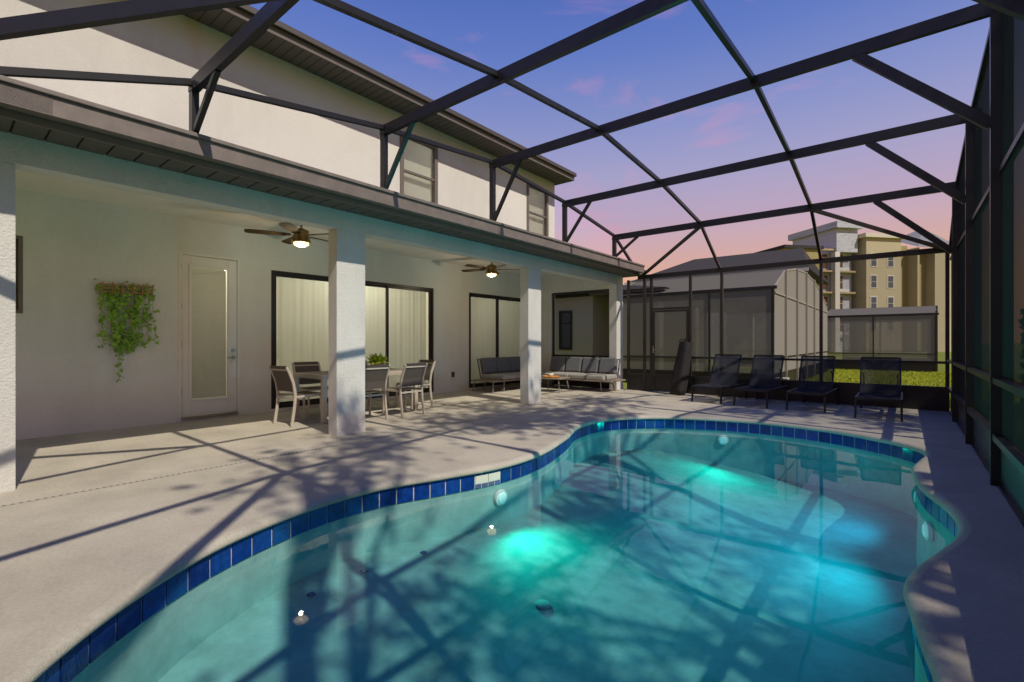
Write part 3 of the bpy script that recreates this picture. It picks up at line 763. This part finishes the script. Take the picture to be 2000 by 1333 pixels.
# ------------------------------------------------------------------ corner sofa
def cushion(mb, x0, x1, y0, y1, z0, z1): return mb.box(x0,x1,y0,y1,z0,z1)
def sofa(label, loc, rz, L, nb, slab):
    t = thing('sofa_section', label, 'sofa', loc, rz, 'corner sofa sections')
    # runs along local +x from 0..L, seat faces local -y (depth .75)
    MB().box(-slab[0], L+slab[1], -.78, -.0, .255, .29).build('platform', teak, t, bevel=.006)
    for x in (.12, L-.12)+((L+slab[1]-.06,) if slab[1] else ())+((-slab[0]+.06,) if slab[0] else ()):
        for y in (-.70, -.08):
            MB().cyl((x,y,.255),(x+(.04 if x > L/2 else -.04),y+(-.03 if y < -.4 else .03),0), .017, .011, 10).build('leg', sofaf, t)
    MB().bar((0,-.03,.29),(0,.10,.80), .03, .03, (1,0,0)).build('back_post', sofaf, t); MB().bar((L,-.03,.29),(L,.10,.80), .03, .03, (1,0,0)).build('back_post', sofaf, t)
    MB().bar((0,.095,.78),(L,.095,.78), .025, .03).build('back_rail', sofaf, t)
    w = L/nb
    for k in range(nb):
        o = MB().box(-w/2+.008, w/2-.008, -.37, .37, -.06, .06).build('seat_cushion', cush_w, t, bevel=.03); o.location = (w*(k+.5), -.40, .352)
        o = MB().box(-w/2+.012, w/2-.012, -.07, .07, -.21, .21).build('back_cushion', cush_g, t, bevel=.04); o.location = (w*(k+.5), -.045, .615); o.rotation_euler.x = R(-14)
    return t
s1 = sofa('corner sofa run along the end wall with four grey back cushions', (-7.72, 11.22, 0), 0, 2.05, 4, (.0,.22))
s2 = sofa('corner sofa run along the house wall, partly hidden behind the middle column', (-8.42, 9.0, 0), R(90), 2.2, 4, (.35,.0))
MB().box(-.0,.0,-.0,.0,0,0)
t = thing('coffee_table', 'low coffee table with splayed legs in front of the corner sofa', 'table', (-6.78, 9.92, 0), R(8))
MB().box(-.32,.32,-.30,.30,.32,.352).build('table_top', teak, t, bevel=.006)
for sx in (-1,1):
    for sy in (-1,1): MB().cyl((sx*.25,sy*.23,.32),(sx*.30,sy*.28,0), .017, .011, 10).build('leg', sofaf, t)
t = MB().lathe([(.0,.0),(.20,.0),(.225,.035),(.215,.035),(.195,.012),(.0,.012)], n=28).build('serving_tray', orangem, loc=(-6.82,9.86,.353), smooth=True)
tag(t, 'round orange tray on the coffee table', 'tray')
t = thing('flower_pot', 'small pale pot standing in the orange tray', 'pot', (-6.84, 9.88, .367))
MB().lathe([(.0,0),(.06,0),(.08,.09),(.07,.09),(.0,.07)], n=18).build('pot', mat('white_pot', (.62,.56,.5), .6), t, smooth=True)
mb = MB()
for i in range(60):
    a = random.uniform(0,6.28); e_ = random.uniform(.3,1.5); d = Vector((math.cos(a)*math.cos(e_), math.sin(a)*math.cos(e_), math.sin(e_)))
    b = Vector((0,0,.07)); e = b+d*random.uniform(.05,.09); s_ = d.cross(Vector((0,0,1))).normalized()*.008
    mb.add([b, b.lerp(e,.5)-s_, e, b.lerp(e,.5)+s_], [(0,1,2,3)])
tag(mb.build('foliage', mat('succulent', (.3,.3,.1), .6), t), kind='stuff')

# ------------------------------------------------------------------ loungers
def make_lounger(label, loc, rz):
    t = thing('sun_lounger', label, 'sun lounger', loc, rz, 'loungers at the far end of the pool')
    # foot end at y=0, head toward +y
    for s in (-1,1):
        MB().bar((s*.29,.0,.315),(s*.29,1.42,.315), .028, .045).build('side_rail', loungef, t, bevel=.004)
        MB().bar((s*.29,.05,.30),(s*.295,.01,0), .03, .045, (0,1,0)).build('leg', loungef, t, bevel=.004)
        MB().bar((s*.29,1.36,.30),(s*.295,1.40,0), .03, .045, (0,1,0)).build('leg', loungef, t, bevel=.004)
        MB().bar((s*.275,.83,.325),(s*.275,1.16,.95), .026, .03, (0,1,0)).build('back_rail', loungef, t, bevel=.003)
        MB().bar((s*.24,1.03,.68),(s*.24,1.32,.32), .018, .018, (0,1,0)).build('prop', loungef, t)
    MB().bar((-.28,.01,.318),(.28,.01,.318), .03, .04).build('foot_rail', loungef, t)
    MB().bar((-.28,1.41,.315),(.28,1.41,.315), .03, .04).build('head_rail', loungef, t)
    MB().bar((-.27,1.165,.955),(.27,1.165,.955), .025, .028).build('top_rail', loungef, t)
    mb = MB(); vs = []
    for k in range(9):
        y = .02+.80*k/8; vs += [(-.277,y,.337),(0,y,.322),(.277,y,.337)]
    mb.add(vs, [(3*k+j,3*k+j+1,3*k+4+j,3*k+3+j) for k in range(8) for j in range(2)]).build('seat_sling', slingm, t, smooth=True)
    mb = MB(); vs = []
    for k in range(9):
        f = k/8; y = .83+.335*f; z = .335+.615*f; vs += [(-.262,y-.01,z),(0,y+.012,z-.006),(.262,y-.01,z)]
    mb.add(vs, [(3*k+j,3*k+j+1,3*k+4+j,3*k+3+j) for k in range(8) for j in range(2)]).build('back_sling', slingm, t, smooth=True)
    return t
L0 = make_lounger('black sling sun lounger nearest the screen door and covered umbrella', (-3.10, 9.98, 0), R(-6))
dup(L0, (-2.27, 9.93, 0), R(-5), 'black sling sun lounger second from the screen door')
dup(L0, (-1.36, 9.90, 0), R(-3), 'black sling sun lounger third from the screen door')
dup(L0, (-.32, 9.60, 0), R(0), 'black sling sun lounger nearest the right hand screen wall')

# ------------------------------------------------------------------ leaning covered umbrella
t = thing('covered_umbrella', 'closed black fabric cover leaning against the screen door', 'umbrella', (-4.12, 11.12, 0), R(-8))
mb = MB(); n = 22; vs = []; prof = [(0,.185,.12),(.15,.19,.125),(.4,.185,.12),(.7,.175,.11),(1.0,.168,.10),(1.18,.16,.09),(1.24,.15,.075)]
for z, rx, ry in prof:
    for i in range(n):
        a = 2*math.pi*i/n; k = 1+.10*math.sin(a*5+z*1.6)+.05*math.sin(a*11-z*4)
        vs.append((rx*k*math.cos(a)+.115*z, ry*k*math.sin(a)+.16*z, z))
fs = [(k*n+i,k*n+(i+1)%n,(k+1)*n+(i+1)%n,(k+1)*n+i) for k in range(len(prof)-1) for i in range(n)] + [tuple(range(n-1,-1,-1))]
mb.add(vs, fs).build('fabric_cover', coverm, t, smooth=True)
mb = MB()
for i in range(n):
    a = 2*math.pi*i/n; b = 2*math.pi*(i+1)/n
    p = [Vector((.15*math.cos(q)+.142, .075*math.sin(q)+.198, 1.24)) for q in (a,b)]
    q = [Vector((.06*math.cos(c)+.15, .035*math.sin(c)+.205, 1.20+.035*(i%3))) for c in (a,b)]
    mb.add([p[0],p[1],q[1],q[0]], [(0,1,2,3)])
mb.build('gathered_top', coverm, t)
MB().cyl((.12,.19,1.2),(.125,.205,1.34), .016, .012, 8).build('pole_tip', loungef, t)
MB().path([(-.02,.13,1.24),(.06,.14,1.30),(.2,.15,1.29),(.26,.17,1.25)], .012, .02, (0,0,1)).build('strap', loungef, t)

# ------------------------------------------------------------------ hanging ivy on the wall
t = thing('wall_planter', 'artificial ivy hanging from a brown willow trellis on the patio wall', 'plant', (-8.65, 1.80, 1.94))
for z in (0, .05, .10):
    MB().bar((.055,-.30,z),(.055,.32,z+.005), .012, .020).build('trellis_strip', willow, t)
for k in range(6):
    MB().bar((.068,-.28+k*.115,-.03),(.068,-.26+k*.115,.14), .012, .030, (1,0,0)).build('trellis_upright', willow, t)
mb = MB(); vm = MB()
def ivyleaf(p, s):
    a = random.uniform(-.7,.7); out = Vector((random.uniform(.25,1),random.uniform(-.6,.6),random.uniform(-.3,.8))).normalized()
    dn = Vector((0,math.sin(a),-math.cos(a))); dn = (dn-out*dn.dot(out)).normalized(); sd_ = dn.cross(out)
    vs = [p, p+dn*s*.25-sd_*s*.55, p+dn*s*.55-sd_*s*.38, p+dn*s*1.15, p+dn*s*.55+sd_*s*.38, p+dn*s*.25+sd_*s*.55]
    mb.add(vs, [(0,1,2,3),(0,3,4,5)])
def vine(y, L, drift, dens):
    p = Vector((.03,y,.02)); q = p; steps = max(2, int(L/.028)); yy = y
    for k in range(steps):
        yy += drift*.028/L*1.0+random.uniform(-.008,.008); n_ = Vector((.03+random.uniform(0,.03), yy, .02-L*(k+1)/steps))
        vm.bar(q, n_, .003, .003); q = n_
        for _ in range(dens):
            if random.random() < .72: ivyleaf(n_+Vector((random.uniform(0,.04),random.uniform(-.035,.035),random.uniform(-.02,.02))), random.uniform(.030,.064))
for y, L, dr, de in [(-.30,.66,.04,1),(-.25,.78,.0,1),(-.2,.70,.10,2),(-.15,.95,.05,2),(-.10,.86,.06,2),(-.05,.80,.02,2),(-.12,1.28,.06,1),(0,.80,-.02,1),(.05,.40,.0,1),(.10,.30,-.02,1),(.14,.86,-.10,2),(.18,.8,-.08,2),(.22,.78,-.06,2),(.27,.74,.0,1),(.31,.70,.01,1),(-.18,.9,.1,1),(.16,.82,-.16,2),(-.02,.9,.02,1)]:
    vine(y, L, dr, de)
for i in range(110): ivyleaf(Vector((random.uniform(.02,.06),random.uniform(-.33,.35),random.gauss(.05,.05))), random.uniform(.03,.05))
for i in range(80): ivyleaf(Vector((random.uniform(.03,.08),random.gauss(.02,.08),random.uniform(-.78,-.55))), random.uniform(.025,.04))
tag(mb.build('ivy_leaves', ivym, t), kind='stuff'); tag(vm.build('stems', mat('vine_stem', (.06,.06,.02), .8), t), kind='stuff')

# ------------------------------------------------------------------ trees outside the screen
def make_tree(name, label, base, crown, rad, nleaf, lsize, lm=leafm, cl=16, group='shade trees outside the enclosure'):
    t = thing(name, label, 'tree', base, group=group)
    B_ = Vector(base); C_ = Vector(crown)-B_
    tr = MB(); k0 = Vector((0,0,0)); k1 = C_*Vector((.35,.35,.45)).x if False else Vector((C_.x*.3,C_.y*.3,C_.z*.5))
    tr.cyl((0,0,-.1), k1, .20, .14, 12); tr.cyl(k1, C_*.9, .14, .07, 10); tr.build('trunk', barkm, t, smooth=True)
    lf = MB(); lb = MB(); cs = []
    for k in range(cl):
        d = Vector((random.gauss(0,1),random.gauss(0,1),random.gauss(0,.75))).normalized()*random.uniform(.45,1)
        c = C_+Vector((d.x*rad[0],d.y*rad[1],d.z*rad[2])); cs.append((c, random.uniform(.22,.42)*max(rad)))
        s_ = C_*random.uniform(.55,.9); m_ = s_.lerp(c,.5)+Vector((0,0,.2)); lb.cyl(s_, m_, .05, .032, 7); lb.cyl(m_, c, .032, .01, 6)
    lb.build('limb', barkm, t)
    for i in range(nleaf):
        c, r = random.choice(cs)
        d = Vector((random.gauss(0,1),random.gauss(0,1),random.gauss(0,.7)))*r*.5
        p = c+d; a = Vector((random.gauss(0,1),random.gauss(0,1),random.gauss(0,.6))).normalized(); b = a.orthogonal().normalized()
        b = Matrix.Rotation(random.uniform(0,6.28), 3, a) @ b
        s_ = lsize*random.uniform(.6,1.3)
        lf.add([p-a*s_, p-b*s_*.45, p+a*s_, p+b*s_*.45], [(0,1,2,3)])
    tag(lf.build('crown', lm, t), kind='stuff')
    return t
make_tree('oak_tree', 'broad leafy tree outside the right screen shading the middle of the pool', (5.6,1.5,GZ), (5.0,2.5,7.0), (2.3,2.1,1.3), 2300, .11, cl=10)
make_tree('oak_tree', 'tall leafy tree outside the right screen shading the dining side deck', (3.6,-.6,GZ), (2.9,1.15,9.2), (1.5,1.6,.8), 820, .10, cl=10)
make_tree('oak_tree', 'tall loose tree outside the right screen shading the far patio deck', (4.4,5.0,GZ), (3.2,5.6,9.4), (1.7,2.6,1.1), 2200, .12, cl=13)
make_tree('oak_tree', 'leafy tree outside the right screen shading the loungers', (5.6,9.8,GZ), (5.3,9.2,7.4), (2.2,1.9,1.1), 2600, .12, cl=12)
# clipped hedge foliage added to darken the view through the right hand screen
hd = thing('backdrop', 'dark clipped hedge foliage added to darken the view through the right hand screen', 'backdrop', (2.6, 4.0, GZ))
mb = MB()
for i in range(14000):
    x = random.uniform(-.5,.5); y = random.uniform(-6,12); z = random.uniform(.05,2.3)
    if random.random() < .6: x = -.5+random.random()**2*.4
    a = Vector((random.gauss(0,1),random.gauss(0,1),random.gauss(0,1))).normalized(); b = a.orthogonal().normalized()
    mb.add([Vector((x,y,z))-a*.09, Vector((x,y,z))-b*.05, Vector((x,y,z))+a*.09, Vector((x,y,z))+b*.05], [(0,1,2,3)])
tag(mb.build('foliage', leafm, hd), kind='stuff')
mb = MB()
for k in range(18): mb.cyl((random.uniform(-.1,.1),-5.8+k,0),(random.uniform(-.2,.2),-5.8+k,2), .04, .02, 6)
mb.build('stem', barkm, hd)

# ------------------------------------------------------------------ neighbouring house
nb = thing('neighbour_house', 'pale single storey neighbouring house seen through the patio end screen', 'house', (-9.3, 16.2, GZ))
def nbp(mb, name, m, parent=nb, **k):
    off = Vector((-9.3,16.2,GZ)); mb.v = [tuple(Vector(v)-off) for v in mb.v]; return mb.build(name, m, parent, **k)
nbp(holed(MB(), 'y', 16.2, 16.4, -18, -9.25, GZ, 3.0, [(-10.75,-10.2,.95,2.45)]), 'side_wall', sandw)
nbp(MB().box(-9.45,-9.25,16.4,30,GZ,3.0), 'patio_wall', sandw)
w_ = nbp(holed(MB(), 'y', 16.16, 16.26, -10.78, -10.17, .92, 2.48, [(-10.70,-10.25,1.0,2.40)]), 'window', bronze)
nbp(MB().box(-10.70,-10.25,16.2,16.25,1.95,2.0), 'meeting_rail', bronze, w_)
nbp(MB().quad((-10.7,16.22,1.0),(-10.25,16.22,1.0),(-10.25,16.22,2.4),(-10.7,16.22,2.4)), 'pane', mat('far_glass', (.10,.115,.12), .08), w_)
for y in (16.2, 20, 24, 29.6): nbp(MB().box(-6.85,-6.62,y,y+.4,GZ,2.75), 'column', sandw)
nbp(MB().box(-6.85,-6.62,16.2,30,2.75,3.0), 'beam', sandw)
nbp(MB().box(-8.3,-8.08,16.2,16.4,GZ,3.0), 'pilaster', sandw)
nbp(MB().box(-9.25,-6.3,15.9,30.2,3.0,3.10), 'patio_ceiling', fasciam)
nbp(MB().add([(-6.25,15.8,3.1),(-6.25,30.3,3.1),(-9.6,28.6,3.62),(-9.6,17.6,3.62),(-18,30.3,3.1),(-18,15.8,3.1)], [(0,1,2,3),(1,4,2),(0,3,5),(3,2,4,5)]), 'roof', shingle)

# far two storey house with dark roof
fh = thing('far_house', 'pale house with dark shingle roof rising behind the back screen', 'house', (-10, 38, GZ))
def fhp(mb, name, m, parent=fh, **k):
    off = Vector((-10,38,GZ)); mb.v = [tuple(Vector(v)-off) for v in mb.v]; return mb.build(name, m, parent, **k)
fhp(MB().box(-17,-5.6,38,48,GZ,6.2), 'wall', sandw)
fhp(MB().add([(-18.2,37.2,6.15),(-4.9,37.2,6.15),(-4.9,48.8,6.15),(-18.2,48.8,6.15),(-14.2,42.5,8.45),(-6.0,42.5,8.45)], [(0,1,5,4),(1,2,5),(2,3,4,5),(3,0,4),(0,3,2,1)]), 'roof', shingle)
fhp(MB().box(-18.2,-4.9,37.15,37.2,5.98,6.2), 'fascia', whitep)
for x in (-15.5,-12.6,-9.2,-7.0):
    f_ = fhp(MB().box(x-.65,x+.65,37.93,38.0,4.5,5.75), 'window', whitep)
    fhp(MB().box(x-.57,x+.57,37.915,37.93,4.58,5.67), 'pane', mat('blue_glass', (.05,.08,.12), .1), f_)
    fhp(MB().box(x-.57,x+.57,37.90,37.915,5.10,5.15), 'meeting_rail', whitep, f_)

# ------------------------------------------------------------------ distant apartment blocks
yaw = R(39.3); Fv = Vector((-math.sin(yaw), math.cos(yaw))); Rv = Vector((math.cos(yaw), math.sin(yaw)))
aptw = mat('pale_yellow_stucco', (.46, .40, .26), .9, var=.05, vscale=.4)
aptg = mat('ochre_stucco', (.34, .28, .12), .9, var=.06, vscale=.4)
wrapm = mat('house_wrap', (.46, .47, .50), .7)
def wrap_nodes():
    nt = wrapm.node_tree; p = nt.nodes['Principled BSDF']; tc = nt.nodes['Texture Coordinate']
    sep = nt.nodes.new('ShaderNodeSeparateXYZ'); nt.links.new(tc.outputs['Object'], sep.inputs[0])
    ad = nt.nodes.new('ShaderNodeMath'); nt.links.new(sep.outputs[0], ad.inputs[0]); nt.links.new(sep.outputs[1], ad.inputs[1])
    cb = nt.nodes.new('ShaderNodeCombineXYZ'); nt.links.new(ad.outputs[0], cb.inputs[0]); nt.links.new(sep.outputs[2], cb.inputs[1])
    br = nt.nodes.new('ShaderNodeTexBrick'); br.inputs['Scale'].default_value = 1; br.inputs['Brick Width'].default_value = 2.1; br.inputs['Row Height'].default_value = .9
    br.inputs['Mortar Size'].default_value = .20; br.inputs['Mortar Smooth'].default_value = .1
    br.inputs['Color1'].default_value = (.46,.47,.50,1); br.inputs['Color2'].default_value = (.43,.44,.47,1); br.inputs['Mortar'].default_value = (.46,.47,.50,1)
    nz = nt.nodes.new('ShaderNodeTexNoise'); nz.inputs['Scale'].default_value = 2.4; mp = nt.nodes.new('ShaderNodeMapping'); mp.inputs['Scale'].default_value = (.5,3.5,1)
    nt.links.new(cb.outputs[0], mp.inputs[0]); nt.links.new(mp.outputs[0], nz.inputs['Vector'])
    rm = nt.nodes.new('ShaderNodeValToRGB'); rm.color_ramp.elements[0].position = .56; rm.color_ramp.elements[1].position = .62
    rm.color_ramp.elements[0].color = (.46,.47,.50,1); rm.color_ramp.elements[1].color = (.27,.30,.40,1)
    nt.links.new(nz.outputs['Fac'], rm.inputs[0]); nt.links.new(rm.outputs[0], p.inputs['Base Color'])
wrap_nodes()
e1 = (Rv*math.cos(R(10))+Fv*math.sin(R(10))); e2 = (Fv*math.cos(R(10))-Rv*math.sin(R(10)))
def px_at(px, d): return Fv*d+Rv*((px-1000)/935*d)
def zpix(py, d): return 1.24+(668-py)/935*d
def block(t, org, a0, a1, b0, b1, z0, z1, name, m, parent=None):
    """box in the tilted frame: a along the facade, b away from the camera"""
    vs = []
    for z in (z0, z1):
        for a, b in ((a0,b0),(a1,b0),(a1,b1),(a0,b1)):
            p = e1*a+e2*b; vs.append((p.x,p.y,z))
    return MB().add(vs, [(0,3,2,1),(4,5,6,7),(0,1,5,4),(1,2,6,5),(2,3,7,6),(3,0,4,7)]).build(name, m, parent or t)
D = 67.
# yellow block
org = px_at(1692, D); A = thing('apartment_block', 'pale yellow four storey apartment block with white framed windows', 'building', (org.x,org.y,GZ))
zt = zpix(464, D)-GZ
def w_at(px, b=0):  # facade coordinate of a pixel column
    u = (px-1000)/935
    # org + e1*a + e2*b on ray u
    k = org+e2*b; den = e1.dot(Rv)-u*e1.dot(Fv); return (u*k.dot(Fv)-k.dot(Rv))/den
aE = w_at(1760)
block(A, org, 0, aE, 0, 9, 0, zt, 'wall', aptw); block(A, org, -.5, aE+.4, -.4, 9, zt, zt+.55, 'cornice', mat('pale_cornice', (.60,.55,.44), .8))
block(A, org, -3.2, 0, 3.0, 10, 0, zt-.6, 'wing_wall', aptw); block(A, org, -3.4, -.5, 2.8, 10, zt-.6, zt-.15, 'wing_cornice', MATS['pale_cornice'])
aR = w_at(1772, 2.0)
block(A, org, aE, aR, 2.0, 9, 0, zt-.5, 'recess_wall', aptg)
aR2 = w_at(1796, 0.5); aR3 = w_at(1808, 1.5); aR4 = w_at(1880, .2)
block(A, org, aR, aR2, .5, 9, 0, zt-1.0, 'bay_wall', aptw); block(A, org, aR2, aR3, 1.5, 9, 0, zt-1.0, 'recess_wall', aptg); block(A, org, aR3, aR4, .2, 9, 0, zt-1.4, 'bay_wall', aptw)
# grey roof over the right bays
vs = []
for a, b, z in ((aR-.4,0,zt-1.0),(aR4,-.3,zt-1.3),(aR4,6,zt+3.4),(aR+2,6,zt+1.2)):
    p = e1*a+e2*b; vs.append((p.x,p.y,z))
MB().add(vs, [(0,1,2,3)]).build('roof', mat('grey_roof', (.22,.22,.23), .9, var=.2, vscale=1), A)
for py in (508, 550, 592, 634):
    for px in (1706, 1739):
        a = w_at(px); z = zpix(py, D)-GZ
        f_ = block(A, org, a-.55, a+.55, -.06, 0, z-.95, z+.95, 'window', whitep)
        block(A, org, a-.42, a+.42, -.09, -.06, z-.82, z-.04, 'pane', mat('apt_glass', (.08,.10,.12), .12), f_); block(A, org, a-.42, a+.42, -.09, -.06, z+.04, z+.82, 'pane', MATS['apt_glass'], f_)
    a = -1.3; z = zpix(py, D)-GZ
    f_ = block(A, org, a-.5, a+.5, 2.94, 3.0, z-.95, z+.95, 'window', whitep)
    block(A, org, a-.38, a+.38, 2.90, 2.94, z-.82, z-.04, 'pane', MATS['apt_glass'], f_); block(A, org, a-.38, a+.38, 2.90, 2.94, z+.04, z+.82, 'pane', MATS['apt_glass'], f_)
# unfinished tower
org = px_at(1634, D); T_ = thing('unfinished_tower', 'unfinished apartment tower sheathed in grey printed house wrap', 'building', (org.x,org.y,GZ))
zt = zpix(446, D)-GZ; aE = w_at(1675)
zb = zpix(492, D)-GZ
u_ = (1548-1000)/935; bD = (u_*org.dot(Fv)-org.dot(Rv))/(e2.dot(Rv)-u_*e2.dot(Fv))
block(T_, org, 0, aE, 0, bD, zb, zt, 'wrapped_wall', wrapm)
block(T_, org, -.4, aE+.5, -.5, bD+.5, zt, zt+.9, 'parapet', wrapm)
block(T_, org, -2.4, aE, 1.0, min(bD, 20), 0, zb, 'lower_wall', wrapm)
block(T_, org, -.2, .55, 0, .8, 0, zb, 'corner_pier', mat('pale_pier', (.62,.60,.55), .9))
woodm = mat('raw_wood', (.12,.045,.022), .8, var=.3)
for py in (508, 550, 592, 634):
    z = zpix(py, D)-GZ
    block(T_, org, -2.4, aE, .3, 1.0, z+1.35, z+1.6, 'balcony_slab', mat('fresh_lumber', (.42,.32,.17), .8))
    block(T_, org, .6, aE*.55, 0.92, 1.0, z-1.0, z+.9, 'opening', woodm); block(T_, org, .6, aE*.55, 0.86, .92, z-.05, z+.08, 'lumber', MATS['fresh_lumber'])
    block(T_, org, -1.9, -.6, 0.92, 1.0, z-1.0, z+.9, 'opening', woodm); block(T_, org, -1.9, -.6, 0.86, .92, z-.05, z+.08, 'lumber', MATS['fresh_lumber'])
    block(T_, org, .6, aE*.7, .3, .4, z-1.5, z-1.0, 'balcony_upstand', MATS['pale_pier'])
# low green-roofed wing in front of the tower
org = px_at(1560, 62.); V_ = thing('low_annex', 'low ochre annex in front of the unfinished tower', 'building', (org.x,org.y,GZ))
block(V_, org, -2, 3.2, 0, 6, 0, zpix(486, 62)-GZ, 'wall', aptg); block(V_, org, -2.3, 3.5, -.3, 6, zpix(486,62)-GZ, zpix(480,62)-GZ, 'roof', shingle)
# utility box on the lawn
t = thing('utility_box', 'small white utility box on the lawn beyond the loungers', 'box', (-2.62, 15.1, GZ))
MB().box(-.14,.14,-.12,.12,0,.42).build('cabinet', whitep, t, bevel=.02); MB().box(-.155,.155,-.135,.135,.42,.46).build('lid', whitep, t, bevel=.01)
